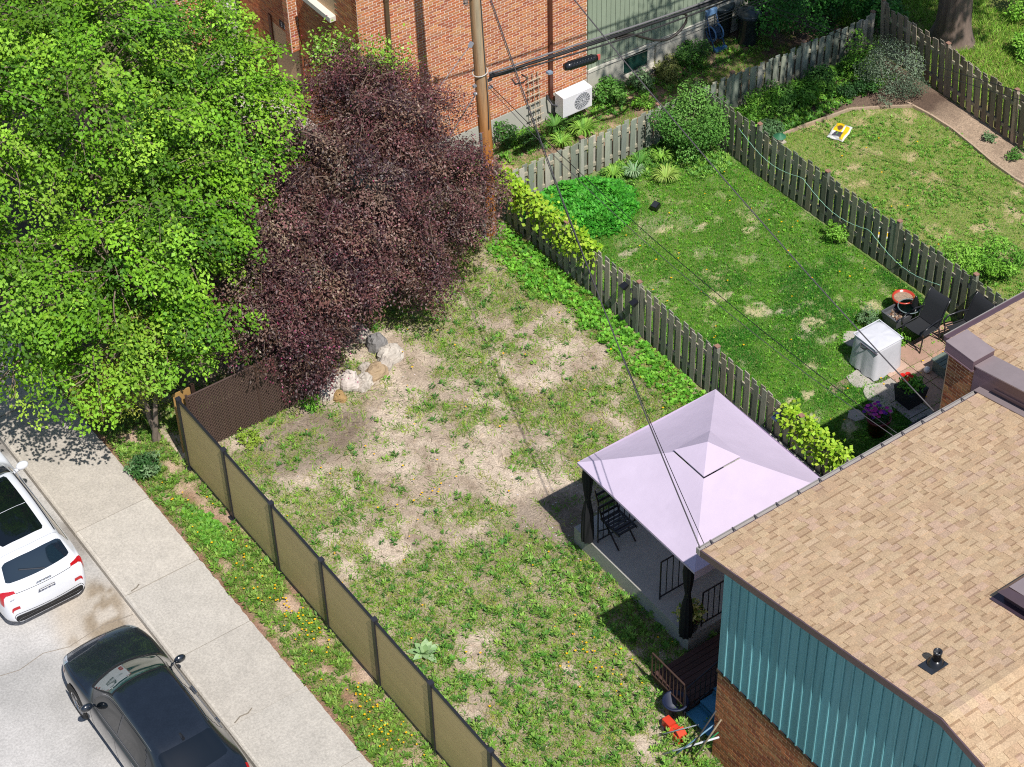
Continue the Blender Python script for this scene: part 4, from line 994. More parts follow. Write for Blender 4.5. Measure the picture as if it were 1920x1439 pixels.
# folding chair frame under the canopy
lc = thing('folding_chair', 'dark folding chair with slatted seat under the lilac canopy', 'chair', (-1.15, -4.9, PZ))
MB().box(-1.36, -.96, -5.35, -5.31, PZ + .4, PZ + .43).box(-1.36, -.96, -4.85, -4.81, PZ + .4, PZ + .43).box(-1.38, -1.35, -5.37, -4.8, PZ + .39, PZ + .43).box(-.97, -.94, -5.37, -4.8, PZ + .39, PZ + .43).build('seat_frame', M['black_metal'], lc)
for i in range(6): MB().box(-1.35, -.97, -5.28 + .08 * i, -5.235 + .08 * i, PZ + .41, PZ + .425, (1.8, 1.8, 1.9)).build('seat_slat', M['black_metal'], lc)
for x in (-1.36, -.96):
    MB().bar((x, -5.35, PZ), (x, -4.9, PZ + .42), .025).build('leg', M['black_metal'], lc); MB().bar((x, -4.72, PZ), (x, -5.1, PZ + .42), .025).build('leg', M['black_metal'], lc); MB().bar((x, -4.83, PZ + .4), (x, -4.6, PZ + 1.0), .025).build('back_post', M['black_metal'], lc)
for i in range(4): MB().bar((-1.35, -4.79 + .05 * i, PZ + .52 + .13 * i), (-.97, -4.79 + .05 * i, PZ + .52 + .13 * i), .015, .06).build('back_slat', M['black_metal'], lc)

# ------------------------------------------------------------------ steps and landing by the tan house
ld = thing('wooden_landing', 'dark brown plank landing in the shade of the tan house', 'landing', (-2.0, -8.3, 0))
for i in range(8):
    y = -7.95 - .115 * i; MB().box(-2.62 + .02 * (i % 3), -.6, y - .105, y, .25, .285, jit((1, 1, 1), .2)).build('plank', M['deck'], ld)
MB().box(-2.6, -2.57, -8.85, -7.95, .1, .25, (.9, .8, .8)).box(-2.6, -.6, -8.89, -8.86, .1, .25, (.9, .8, .8)).build('fascia_board', M['deck'], ld)
for (x, y) in ((-2.5, -8.0), (-2.5, -8.8), (-.7, -8.0), (-.7, -8.8)): MB().box(x - .05, x + .05, y - .05, y + .05, -.1, .25).build('post', M['deck'], ld)
st = thing('blue_steps', 'light blue painted steps below the brown landing', 'steps', (-2.1, -9.2, 0))
for i, (x0_, z_) in enumerate(((-2.62, .13), (-2.32, .26), (-2.02, .39))):
    MB().box(x0_, x0_ + .30, -9.76, -8.92, z_ - .04, z_).build('tread', M['blue_paint'], st); MB().box(x0_ + .26, x0_ + .29, -9.74, -8.94, z_, z_ + .09, (.7, .7, .7)).build('riser', M['blue_paint'], st)
MB().box(-2.62, -1.7, -9.77, -9.765, -.1, .5, (.8, .8, .8)).box(-2.62, -1.7, -8.918, -8.9, -.1, .14, (.8, .8, .8)).build('stringer', M['blue_paint'], st)
railing('metal_railing', 'thin brown railing round the plank landing', (-2.66, -7.98), (-2.66, -8.88), .28, .62, 9, mat('rail_dark_brown', C('#4a372f'), .5))
railing('metal_railing', 'black stair railing over the blue steps', (-2.66, -8.9), (-1.75, -8.9), .1, .7, 8, z0b=.4)
# potted variegated plant
def pot(name, label, cat_, x, y, z, r0, r1, h, col, soil=C('#3a2e26'), n=20):
    t = thing(name, label, cat_, (x, y, z))
    MB().lathe((x, y, z), [(r0, 0), (r1 * .97, h - .05), (r1 * 1.06, h - .05), (r1 * 1.08, h), (r1 * .93, h), (r1 * .9, h - .07)], n, col).build('pot', M['gloss'], t, True)
    MB().lathe((x, y, z), [(.01, h - .05), (r1 * .9, h - .045)], n, soil).build('soil', M['soil'], t)
    return t
def puff(parent, name, c, r, n, L, W, palette, m=None, up=.5, kind=None):
    """rounded mass of leaves"""
    c = np.asarray(c, float); d = rdir(n); d[:, 2] = np.abs(d[:, 2]) * 1.0 - .15; d = unit(d); rr = np.asarray(r) * (RNG.random(n) ** .4)[:, None]
    P = c + d * rr; nr = unit(d * .6 + rdir(n) * .7 + np.array([0, 0, up])); D = unit(np.cross(nr, rdir(n))); S = np.cross(nr, D)
    V, F, cc = leafquads(P, D, S, L * RNG.uniform(.7, 1.25, n), W * RNG.uniform(.7, 1.25, n), pal(palette, n, .2))
    loc = OFF[parent.name]; o = bpy.data.objects.new(name, mesh_np(name, V - np.array(loc), F, cc, m or M['leaf'])); link(o, parent, loc)
    if kind: o['kind'] = kind
    return o
t = pot('potted_plant', 'yellow variegated plant in a dark pot on the shaded patio corner', 'potted plant', -1.5, -7.62, PZ, .13, .19, .32, C('#2b2b30'))
puff(t, 'foliage', (-1.5, -7.62, PZ + .42), (.27, .27, .25), 420, .085, .05, [C('#c9c06a'), C('#8f9a3c'), C('#e0d892'), C('#5f7a2c')])
# junk against the brown brick wall
t = thing('toy_car', 'red plastic ride-on toy lying by the brown brick wall', 'toy', (-2.99, -9.1, 0))
MB().box(-3.13, -2.92, -9.3, -9.02, .02, .18, C('#c8402a')).box(-3.1, -2.95, -9.02, -8.82, .04, .24, C('#c8402a')).build('body', M['gloss'], t)
MB().obox((-3.03, -9.25, .27), (1, 0, 0), (0, .8, .6), (0, -.6, .8), .08, .07, .02, C('#cf4c34')).build('seat', M['gloss'], t)
for x in (-3.19, -2.89): MB().tube([(x + .03 * (1 if x < -3 else -1), -8.9, .07), (x + .03 + .03 * (1 if x < -3 else -1), -8.9, .07)], .07, 12, C('#2a2a30')).build('wheel', M['gloss'], t)
t = thing('storage_tub', 'dark blue plastic tub behind the red toy', 'tub', (-2.72, -8.72, 0))
MB().lathe((-2.72, -8.72, 0), [(.17, 0), (.22, .34), (.24, .34), (.24, .37), (.2, .37), (.17, .08)], 20, C('#16203a')).build('tub', M['plain'], t, True)
POLES = [('white plastic pipe leaning from the grass to the brown brick wall', (-3.45, -9.3, .02), (-2.8, -9.98, .7), .018, C('#c4c6cc')), ('pale wooden pole leaning on the brown brick wall', (-3.2, -9.75, .02), (-2.8, -10.0, 1.2), .016, C('#8a7c64')), ('green broom handle leaning on the brown brick wall', (-3.05, -9.6, .02), (-2.8, -9.95, .8), .013, C('#2a7a48')),
         ('dark pole leaning on the corner of the brown brick wall', (-3.25, -9.6, .02), (-2.8, -9.86, 1.3), .015, C('#3a3634')), ('grey metal rod lying across the red toy', (-3.3, -9.1, .26), (-2.8, -9.45, .5), .011, C('#80868e')), ('light blue pipe leaning on the brown brick wall', (-3.4, -9.45, .02), (-2.8, -9.84, .9), .014, C('#6a8ca4'))]
for lab, a, b, r, c in POLES: tag(MB().tube([a, b], r, 8, c).build('leaning_pole', M['plain'], None, True, loc=a), lab, 'pole', 'poles leaning on the tan house')

# ------------------------------------------------------------------ neighbour's patio
pt = MB().box(5.15, 8.6, -8.6, -4.02, -.1, .0).build('patio_bed', M['soil'], loc=(6.5, -5, 0)); pt.data.attributes['Col'].data.foreach_set('color', np.tile((*SOIL_M, 1), len(pt.data.vertices)).astype(np.float32)); tag(pt, 'pink and grey paved patio beside the brick party wall', 'patio')
pv = []
for i in range(6):
    for j in range(8):
        x, y = 5.2 + .57 * i, -4.02 - .57 * (j + 1)
        if (i < 2 and j < 1) or (i == 0 and j < 3) or (i < 1 and j < 4): continue
        c = jit(random.choice([C('#b79682'), C('#b08c78'), C('#bfa08c'), C('#ab8a78')]), .06)
        if j > 3 or i < 2: c = jit(C('#a49a92'), .06)
        tz = random.uniform(.035, .05); MB().obox((x + .28, y + .28, 0), (1, random.uniform(-.01, .01), 0), (0, 1, 0), (0, 0, 1), .276, .276, tz, c).build('paver', M['paver'], pt)
def flat_stone(x, y, r, c):
    q = MB(); n = 11; ang = [2 * math.pi * k / n for k in range(n)]; rr = [r * random.uniform(.82, 1.1) for _ in range(n)]; z0 = hz(x, y)
    q.add([(x + a * math.cos(t), y + a * math.sin(t), z0 + .035) for a, t in zip(rr, ang)] + [(x + 1.05 * a * math.cos(t), y + 1.05 * a * math.sin(t), z0 - .03) for a, t in zip(rr, ang)], [tuple(range(n)), *[(k + n, (k + 1) % n + n, (k + 1) % n, k) for k in range(n)]], c)
    return q.build('stepping_stone', M['paver'], None, loc=(x, y, z0))
for x, y, r, lab in ((6.6, -3.22, .27, 'round grey stepping stone on the lawn side of the covered grill'), (7.0, -3.35, .26, 'grey stepping stone just behind the covered grill'), (5.85, -4.25, .28, 'grey stepping stone at the front corner of the covered grill'), (5.8, -4.75, .3, 'large grey stepping stone beside the red flower planter'), (5.55, -5.15, .25, 'grey stepping stone nearest the black planter box'), (5.0, -5.0, .18, 'small stepping stone nearest the pink flower pot')):
    tag(flat_stone(x, y, r, jit(C('#aaa398'), .06)), lab, 'stepping stone', 'stepping stones round the patio')
# covered grill
gr = thing('covered_grill', 'square grill under a pale grey fabric cover on the patio', 'covered grill', (6.33, -4.12, .04))
gx, gy, gs, gh = 6.36, -4.10, .365, .78
q = MB(); n = 40; lev = [(.0, 1.10), (.10, 1.09), (.3, 1.05), (.55, 1.02), (.72, 1.0), (.78, .97)]; vs = []
def sqr(a, r, p=6):
    c, s = math.cos(a), math.sin(a); k = (abs(c) ** p + abs(s) ** p) ** (-1 / p); return r * k * c, r * k * s
for z, k in lev:
    for j in range(n):
        a = 2 * math.pi * j / n; x, y = sqr(a, gs * k, 9); f_ = 1 + (.035 * math.sin(11 * a + 2) + .02 * math.sin(23 * a)) * (1 - z / .8)
        vs.append((gx + x * f_, gy + y * f_, .05 + z + (0.02 * math.sin(7 * a) if z == 0 else 0)))
fs = [(i * n + j, i * n + (j + 1) % n, (i + 1) * n + (j + 1) % n, (i + 1) * n + j) for i in range(len(lev) - 1) for j in range(n)]
k0 = len(lev) * n - n
for k in (.85, .55, .25):
    for j in range(n):
        a = 2 * math.pi * j / n; x, y = sqr(a, gs * k * .97, 7); ridge = max(0, math.cos(4 * a)) ** 6 + max(0, math.cos(4 * a + math.pi)) ** 8 * .6
        vs.append((gx + x, gy + y, .05 + .78 + .035 * (1 - k) + .018 * ridge * k))
for i in range(3):
    b0 = len(lev) * n + (i - 1) * n if i else k0
    fs += [(b0 + j, b0 + (j + 1) % n, len(lev) * n + i * n + (j + 1) % n, len(lev) * n + i * n + j) for j in range(n)]
fs.append(tuple(len(lev) * n + 2 * n + j for j in range(n)))
q.add(vs, fs, C('#ffffff')); q.build('cover', M['cover'], gr, True)
for a, b in (((-1, -1), (1, -1)), ((1, -1), (1, 1)), ((1, 1), (-1, 1)), ((-1, 1), (-1, -1))):
    MB().bar((gx + gs * .985 * a[0], gy + gs * .985 * a[1], .835), (gx + gs * .985 * b[0], gy + gs * .985 * b[1], .835), .016, None, (1.05, 1.05, 1.05)).build('seam', M['cover'], gr)
MB().tube([(gx - gs - .01, gy + .12, .74), (gx - gs - .05, gy + .06, .70), (gx - gs - .05, gy - .02, .70), (gx - gs - .01, gy - .08, .74)], .013, 6, C('#2a2a2e')).build('handle', M['plain'], gr)
MB().box(gx - gs * 1.0 - .012, gx - gs * .95, gy - .36, gy + .12, .745, .765, C('#5a5560')).build('strap', M['plain'], gr)
# red pot with dry soil
t = pot('flower_pot', 'tall red flower pot with dry soil beside the dark picket fence', 'flower pot', 7.98, -3.2, 0, .17, .23, .46, C('#b5402f'), C('#9a8570'))
# square grey planter
t = thing('square_planter', 'square grey planter filled with dry leaves by the garden chair', 'planter', (7.6, -3.42, 0))
q = MB(); a, b, h = .17, .24, .36
for (r, z) in ((a, 0), (b, h), (b - .03, h), (b - .03, h - .08)):
    q.v += [(7.6 - r, -3.42 - r, z), (7.6 + r, -3.42 - r, z), (7.6 + r, -3.42 + r, z), (7.6 - r, -3.42 + r, z)]; q.c += [C('#55565a')] * 4
for k in range(3): q.f += [(k * 4 + j, k * 4 + (j + 1) % 4, k * 4 + 4 + (j + 1) % 4, k * 4 + 4 + j) for j in range(4)]
q.f.append((12, 13, 14, 15)); q.build('box', M['plain'], t)
puff(t, 'dry_leaves', (7.6, -3.42, h - .10), (.19, .19, .05), 160, .07, .05, [C('#d8c4b0'), C('#b89a84'), C('#8a6a54')], kind='stuff')
# small glass table with a cone
t = thing('side_table', 'small round glass side table behind the square planter', 'table', (7.85, -3.55, 0))
MB().lathe((7.86, -3.5, .44), [(.01, 0), (.24, 0), (.24, .012), (.01, .012)], 24, C('#3d4e4c')).build('top', M['glass_green'], t)
MB().tube([(7.86 + .24 * math.cos(a), -3.5 + .24 * math.sin(a), .45) for a in np.linspace(0, 2 * math.pi, 25)], .012, 6, C('#6c7a7a')).build('rim', M['plain'], t)
for a in (0.5, 2.6, 4.7): MB().tube([(7.86 + .2 * math.cos(a), -3.5 + .2 * math.sin(a), .44), (7.86 + .24 * math.cos(a), -3.5 + .24 * math.sin(a), 0)], .012, 6, C('#3a3c40')).build('leg', M['plain'], t)
t = thing('lantern', 'black cone shaped lantern standing on the glass side table', 'lantern', (7.97, -3.56, .455))
MB().lathe((7.97, -3.56, .455), [(.10, 0), (.10, .03), (.03, .24), (.012, .27)], 16, C('#1c1e20')).build('shade', M['gloss'], t, True)
# garden chairs
def garden_chair(label, x, y, ang):
    root = thing('garden_chair', label, 'chair', (x, y, .04), 'black garden chairs on the patio')
    ca, sa = math.cos(ang), math.sin(ang); T = lambda p: (x + p[0] * ca - p[1] * sa, y + p[0] * sa + p[1] * ca, .04 + p[2])
    SLING = M['sling']
    def sheet_(name, prof, w):                # sling swept across the width
        q = MB(); vs = []
        for (yy, zz) in prof: vs += [T((-w, yy, zz)), T((0, yy, zz - .02)), T((w, yy, zz))]
        for (yy, zz) in prof: vs += [T((-w, yy + .006, zz - .014)), T((0, yy + .006, zz - .034)), T((w, yy + .006, zz - .014))]
        m_ = len(prof); fs = []
        for k in range(m_ - 1):
            for j in range(2): fs += [(k * 3 + j, k * 3 + j + 1, k * 3 + j + 4, k * 3 + j + 3), (m_ * 3 + k * 3 + j + 3, m_ * 3 + k * 3 + j + 4, m_ * 3 + k * 3 + j + 1, m_ * 3 + k * 3 + j)]
        q.add(vs, fs, C('#2a2b2e')); return q.build(name, SLING, root, True)
    sheet_('seat', [(-.27, .43), (-.1, .40), (.1, .38), (.24, .38)], .25)
    sheet_('backrest', [(.22, .40), (.30, .60), (.37, .82), (.45, 1.0), (.50, 1.04)], .25)
    for s in (-1, 1):
        w = .27 * s
        MB().tube([T((w, -.30, 0)), T((w, -.27, .3)), T((w, -.28, .44))], .016, 8, C('#222327')).build('front_leg', M['gloss'], root, True)
        MB().tube([T((w, .34, 0)), T((w, .24, .38))], .016, 8, C('#222327')).build('rear_leg', M['gloss'], root, True)
        MB().tube([T((w, -.28, .44)), T((w, .22, .39)), T((w, .38, .84)), T((w, .5, 1.05))], .017, 8, C('#222327')).build('side_rail', M['gloss'], root, True)
        MB().tube([T((w * 1.05, -.29, .44)), T((w * 1.08, -.31, .58)), T((w * 1.1, -.2, .66)), T((w * 1.08, .1, .66)), T((w, .31, .62))], .022, 8, C('#2b2c31')).build('armrest', M['gloss'], root, True)
    MB().tube([T((-.27, .34, .06)), T((.27, .34, .06))], .012, 6, C('#222327')).build('crossbar', M['gloss'], root); MB().tube([T((-.27, -.29, .1)), T((.27, -.29, .1))], .012, 6, C('#222327')).build('crossbar', M['gloss'], root)
    return root
M['sling'] = mat('black_sling', (1, 1, 1), .55, noise=.1, nscale=60)
garden_chair('black sling garden chair facing the covered grill', 7.62, -4.12, -math.pi / 2 + .08)
garden_chair('black garden chair folded close to the dark fence behind the other chair', 8.25, -4.72, -math.pi / 2 - .1)
t = thing('wooden_bench', 'small greenish wooden bench end beside the brick party wall', 'bench', (7.45, -5.0, 0))
for i in range(4): MB().box(7.12, 7.85, -5.02 - .1 * i, -4.935 - .1 * i, .36, .39, C('#69746a')).build('seat_board', M['old_wood'], t)
for x in (7.2, 7.77): MB().box(x - .03, x + .03, -5.3, -4.95, 0, .36, C('#69746a')).build('leg', M['old_wood'], t)
tag(MB().lathe((7.05, -4.93, .04), [(.005, 0), (.04, .008), (.068, .04), (.075, .075), (.068, .11), (.04, .142), (.005, .15)], 16, C('#e8e4e2')).build('ball', M['gloss'], None, True, loc=(7.05, -4.93, .04)), 'white ball lying on the pink pavers', 'ball')
# planter boxes with flowers
def flowers(parent, c, r, n, cols, sz=.05, name='blossom'):
    for i in range(n):
        d = np.array([random.uniform(-1, 1), random.uniform(-1, 1), random.uniform(.1, .8)]); p = np.array(c) + d * np.array(r)
        q = MB(); k = 7; cc = jit(random.choice(cols), .1)
        q.add([tuple(p)] + [(p[0] + sz * math.cos(2 * math.pi * j / k), p[1] + sz * math.sin(2 * math.pi * j / k), p[2] + .015) for j in range(k)], [(0, 1 + j, 1 + (j + 1) % k) for j in range(k)], cc); q.build(name, M['grass'], parent)
t = thing('planter_box', 'black planter box with red flowers at the patio edge', 'planter', (6.15, -5.35, .04))
MB().add([(5.95, -5.55, .04), (6.35, -5.55, .04), (6.35, -5.15, .04), (5.95, -5.15, .04), (5.9, -5.6, .46), (6.4, -5.6, .46), (6.4, -5.1, .46), (5.9, -5.1, .46)], MB.BF, C('#202226')).build('box', M['plain'], t)
puff(t, 'foliage', (6.15, -5.35, .5), (.26, .26, .2), 420, .07, .045, [C('#6fae34'), C('#86bf44'), C('#4f8a2a')]); flowers(t, (6.12, -5.22, .62), (.15, .12, .08), 5, [C('#d8241c'), C('#e04a30')], .06)
t = pot('flower_pot', 'dark red pot of magenta and purple petunias on the lawn edge', 'flower pot', 5.0, -5.62, .02, .17, .24, .44, C('#6e1f2c'))
puff(t, 'foliage', (5.0, -5.62, .46), (.24, .24, .2), 260, .06, .04, [C('#3f6a30'), C('#2f5a2c')]); flowers(t, (4.97, -5.58, .56), (.22, .2, .16), 34, [C('#c02a9a'), C('#8a2aa8'), C('#d84ab0'), C('#6a2a98')], .045)
t = thing('utility_box', 'dark low box in the patio shade by the gutter', 'box', (5.6, -6.2, .04))
MB().box(5.4, 5.85, -6.45, -6.1, .04, .34, C('#1f2024')).box(5.38, 5.87, -6.47, -6.08, .34, .37, C('#2a2b30')).build('box', M['plain'], t)

# ------------------------------------------------------------------ things on the lawns and by the fences
def soil_bag(label, x, y, ang, w=.62, l=.42):
    ca, sa = math.cos(ang), math.sin(ang); n = 26; vs = []; cs = []; z0 = hz(x, y)
    for top in (1, 0):
        for i in range(n + 1):
            for j in range(n + 1):
                u, v = i / n * 2 - 1, j / n * 2 - 1; px, py = u * w / 2 * (1 + .03 * math.sin(5 * v)), v * l / 2 * (1 + .04 * math.sin(4 * u + 1))
                hh = .09 * (1 - u ** 6) ** .6 * (1 - v ** 4) ** .6 * (1 + .15 * math.sin(6 * u + 2 * v)) if top else 0
                vs.append((x + px * ca - py * sa, y + px * sa + py * ca, z0 + .035 + (hh if top else -.01)))
                white, yel, blk, brn = C('#e6e4e2'), C('#e8c21a'), C('#4a4a52'), C('#6b5038')
                if abs(v) > .86 or abs(u) > .93: c = white
                elif -.9 < u < -.3 and -.55 < v < .5: c = blk if (v + .3 * u) < .25 else white
                elif -.25 < u < .55 and -.3 < v < .75: c = brn if (u - .2) ** 2 + (v - .1) ** 2 < .09 else yel
                elif u > .6: c = C('#cfcfd4') if v < -.2 else yel
                else: c = C('#d8b41c') if v < -.4 else white
                cs.append(c)
    N2 = (n + 1) ** 2; fs = []
    for i in range(n):
        for j in range(n):
            a = i * (n + 1) + j; fs.append((a, a + n + 1, a + n + 2, a + 1)); fs.append((N2 + a + 1, N2 + a + n + 2, N2 + a + n + 1, N2 + a))
    root = thing('soil_bag', label, 'soil bag', (x, y, z0)); q = MB(); q.add(vs, fs, cs); q.build('sack', M['gloss'], root, True)
    MB().obox((x - .17 * ca, y - .17 * sa, z0 + .128), (ca, sa, 0), (-sa, ca, 0), (0, 0, 1), .06, .012, .002, C('#5f8a4a')).build('printed_band', M['plain'], root)
    return root
soil_bag('yellow and white soil bag lying flat on the far garden lawn', 11.35, 2.45, .45)
soil_bag('yellow and grey soil bag lying behind the dark picket fence', 9.55, -1.05, -.9, .55, .36)
t = thing('garden_spotlight', 'small black spotlight on the middle lawn near the lush groundcover', 'spotlight', (6.0, 2.75, 0))
MB().lathe((6.0, 2.75, 0), [(.012, 0), (.012, .09)], 8, C('#1b1c1f')).build('spike', M['gloss'], t); MB().obox((6.0, 2.75, .14), (.9, .3, .3), (-.3, .95, 0), (-.3, -.1, .95), .09, .08, .06, C('#17181b')).build('housing', M['gloss'], t); MB().obox((5.97, 2.74, .205), (.9, .3, .3), (-.3, .95, 0), (-.3, -.1, .95), .075, .065, .004, C('#2b2d33')).build('lens', M['gloss'], t)
for i, (y, z) in enumerate(((.02, 1.15), (-.32, .92))):
    t = thing('fence_light', ('upper' if i == 0 else 'lower') + ' black solar light fixed to the grey picket fence', 'fence light', (3.0, y, z))
    MB().obox((2.93, y, z), (1, 0, .3), (0, 1, 0), (-.3, 0, 1), .08, .07, .025, C('#1f2024')).build('panel', M['gloss'], t); MB().bar((2.94, y, z - .12), (3.03, y, z - .05), .04, None, C('#26272b')).build('arm', M['gloss'], t)
t = thing('fence_light', 'black solar light fixed to the grey picket fence beside the canopy', 'fence light', (3.0, -4.85, 1.05))
MB().obox((2.93, -4.85, 1.05), (1, 0, .3), (0, 1, 0), (-.3, 0, 1), .08, .07, .025, C('#2f3a55')).build('panel', M['gloss'], t); MB().bar((2.94, -4.85, .93), (3.03, -4.85, 1.0), .04, None, C('#26272b')).build('arm', M['gloss'], t)
# clothes line along the dark fence
pts = []
for i in range(60):
    s = i / 59; y = 3.0 - 6.6 * s; pts.append((8.62 - .01 * (i % 2), y, 1.02 - .28 * abs(math.sin(s * math.pi * 3)) - .3 * s))
tag(MB().tube(pts, .006, 5, C('#8fc0a8')).build('rope', M['plain'], None, True, loc=pts[0]), 'pale green rope slung along the dark picket fence', 'rope')
# bird feeder
t = thing('bird_feeder', 'small bird feeder with green roof by the near end of the dark fence', 'bird feeder', (9.45, 2.5, 0))
MB().tube([(9.45, 2.5, 0), (9.45, 2.5, .55)], .02, 8, C('#8a7c6a')).build('post', M['plain'], t); MB().box(9.33, 9.57, 2.38, 2.62, .55, .58, C('#b5aa9a')).build('tray', M['plain'], t)
MB().lathe((9.45, 2.5, .58), [(.07, 0), (.07, .13)], 12, C('#c9c2b4')).build('hopper', M['plain'], t); MB().lathe((9.45, 2.5, .71), [(.15, 0), (.01, .09)], 16, C('#2f6a4a')).build('roof', M['plain'], t)
# bins and hose reel by the green wall
def bin_(label, x, y, ang):
    t = thing('rubbish_bin', label, 'bin', (x, y, 0), 'dark bins by the sage green wall')
    MB().lathe((x, y, 0), [(.24, 0), (.25, .05), (.29, .78), (.315, .80), (.315, .84), (.28, .84)], 28, C('#2c3438')).build('body', M['gloss'], t, True)
    MB().lathe((x, y, .84), [(.325, 0), (.325, .035), (.26, .07), (.08, .085), (.01, .087)], 28, C('#2f3a3e')).build('lid', M['gloss'], t, True)
    for s in (0, math.pi):
        a = ang + s; px, py = x + .31 * math.cos(a), y + .31 * math.sin(a); d = Vector((-math.sin(a), math.cos(a), 0)) * .09; o_ = Vector((math.cos(a), math.sin(a), 0)) * .05
        MB().tube([Vector((px, py, .72)) + d, Vector((px, py, .70)) + d + o_, Vector((px, py, .70)) - d + o_, Vector((px, py, .72)) - d], .012, 6, C('#23282b')).build('handle', M['gloss'], t)
bin_('dark round rubbish bin standing apart on the soil', 12.15, 6.75, 2.2); bin_('dark round rubbish bin behind the blue hose reel', 11.85, 7.45, .8)
t = thing('hose_reel', 'blue hose reel stand at the corner of the sage green wall', 'hose reel', (11.35, 7.15, 0))
for s in (-1, 1):
    MB().tube([(11.35 + .12 * s + .0, 7.1 + .19 * math.cos(a), .42 + .19 * math.sin(a)) for a in np.linspace(0, 2 * math.pi, 25)], .022, 7, C('#5f86b0')).build('wheel', M['gloss'], t, True)
    MB().tube([(11.35 + .17 * s, 6.85, .03), (11.35 + .16 * s, 7.1, .42), (11.35 + .15 * s, 7.3, .95)], .02, 7, C('#3a5f8a')).build('frame', M['gloss'], t, True)
for k in range(5): MB().tube([(11.27 + .04 * k, 7.1 + .13 * math.cos(a), .42 + .13 * math.sin(a)) for a in np.linspace(0, 2 * math.pi, 19)], .018, 6, C('#31475f')).build('hose_coil', M['gloss'], t, True)
MB().box(11.17, 11.53, 6.8, 6.92, .02, .10, C('#4a77a8')).build('foot', M['gloss'], t); MB().box(11.18, 11.52, 7.24, 7.36, .86, 1.0, C('#6f93bb')).build('tray', M['gloss'], t)
# edging boards of the far garden bed
eb = thing('bed_edging', 'narrow pale edging board along the far soil bed', 'edging', (13.4, 0, 0))
for i in range(9):
    ya = 2.4 - .75 * i; xa = 13.43 + .12 * math.sin(ya * 1.3); yb = ya - .73; xb = 13.43 + .12 * math.sin(yb * 1.3); MB().bar((xa, ya, .03), (xb, yb, .03), .05, .09, jit(C('#b09a84'), .08)).build('board', M['old_wood'], eb)
eb = thing('bed_edging', 'pale edging board in front of the shaded flower bed', 'edging', (11.5, 3.1, 0))
yb_ = lambda x: 3.08 - .12 * math.sin(x * 1.1) - max(0, x - 12.3) * .7
for i in range(6): MB().bar((9.5 + .66 * i, yb_(9.5 + .66 * i), .03), (9.5 + .66 * i + .65, yb_(9.5 + .66 * i + .65), .03), .05, .09, jit(C('#a8927c'), .08)).build('board', M['old_wood'], eb)

# ------------------------------------------------------------------ boulders round the purple tree
def rock(x, y, rx, ry, h, col, lab):
    q = MB(); vs = []; n, k = 16, 9; sd = random.uniform(0, 50); z0 = hz(x, y) - .04
    for i in range(k + 1):
        ph = math.pi / 2 * i / k
        for j in range(n):
            a = 2 * math.pi * j / n
            f_ = .62 + .75 * float(vnoise(np.array([sd + 1.6 * math.cos(a) + ph * 1.2]), np.array([sd + 1.6 * math.sin(a) + ph * .8]), 3, 4, 1.5)[0])
            vs.append((x + rx * math.cos(a) * math.cos(ph) ** .7 * f_, y + ry * math.sin(a) * math.cos(ph) ** .7 * f_, z0 + h * math.sin(ph) * (.6 + .5 * f_)))
    q.add(vs, [(i * n + j, i * n + (j + 1) % n, (i + 1) * n + (j + 1) % n, (i + 1) * n + j) for i in range(k) for j in range(n)], col)
    tag(q.build('boulder', M['rock'], None, False, loc=(x, y, z0)), lab, 'boulder', 'boulders round the purple tree')
W_, W2, T_, G_ = C('#b9b0a5'), C('#aea499'), C('#a08256'), C('#7f7c7a')
for a in ((-3.28, 2.02, .24, .2, .22, W_, 'pale boulder at the left end of the boulder row'), (-3.1, 1.78, .14, .16, .2, T_, 'smooth round ochre stone at the front of the boulder row'), (-2.98, 2.2, .2, .18, .3, W_, 'tall white boulder behind the ochre stone'), (-2.72, 1.98, .24, .24, .36, C('#c2b6ae'), 'largest pinkish white boulder of the row'), (-2.42, 1.86, .16, .2, .26, W_, 'white boulder beside the grey flat stone'), (-2.55, 1.72, .14, .12, .18, W2, 'small white boulder in front of the largest one'),
          (-2.08, 1.95, .26, .22, .26, C('#a08a6e'), 'flat tan boulder in the middle of the row'), (-2.2, 2.2, .16, .14, .2, W2, 'small pale stone behind the flat tan boulder'), (-1.82, 2.0, .17, .15, .28, W2, 'pale stone leaning on the flat tan boulder'), (-1.58, 2.18, .3, .22, .34, W_, 'large white boulder where the row turns'), (-1.62, 2.62, .22, .26, .36, G_, 'grey boulder in dappled shade past the turn'), (-1.68, 3.05, .17, .2, .24, W2, 'white stone beyond the grey boulder'), (-1.7, 3.38, .2, .18, .22, G_, 'grey stone in shade beyond the white stone'), (-1.85, 3.75, .24, .2, .26, G_, 'dark boulder in shade at the far end of the row')): rock(*a)
# ------------------------------------------------------------------ trees
def limb(mb, a, b, r0, r1, n=7, bend=.12, segs=5, col=(1, 1, 1)):
    a, b = Vector(a), Vector(b); L = (b - a).length; off = Vector((random.uniform(-1, 1), random.uniform(-1, 1), random.uniform(-.3, .6))) * L * bend
    pts = []
    for i in range(segs + 1):
        t = i / segs; pts.append(a.lerp(b, t) + off * math.sin(math.pi * t) + Vector((random.uniform(-1, 1), random.uniform(-1, 1), 0)) * L * .015)
    mb.tube(pts, [r0 + (r1 - r0) * i / segs for i in range(segs + 1)], n, col, False); return pts

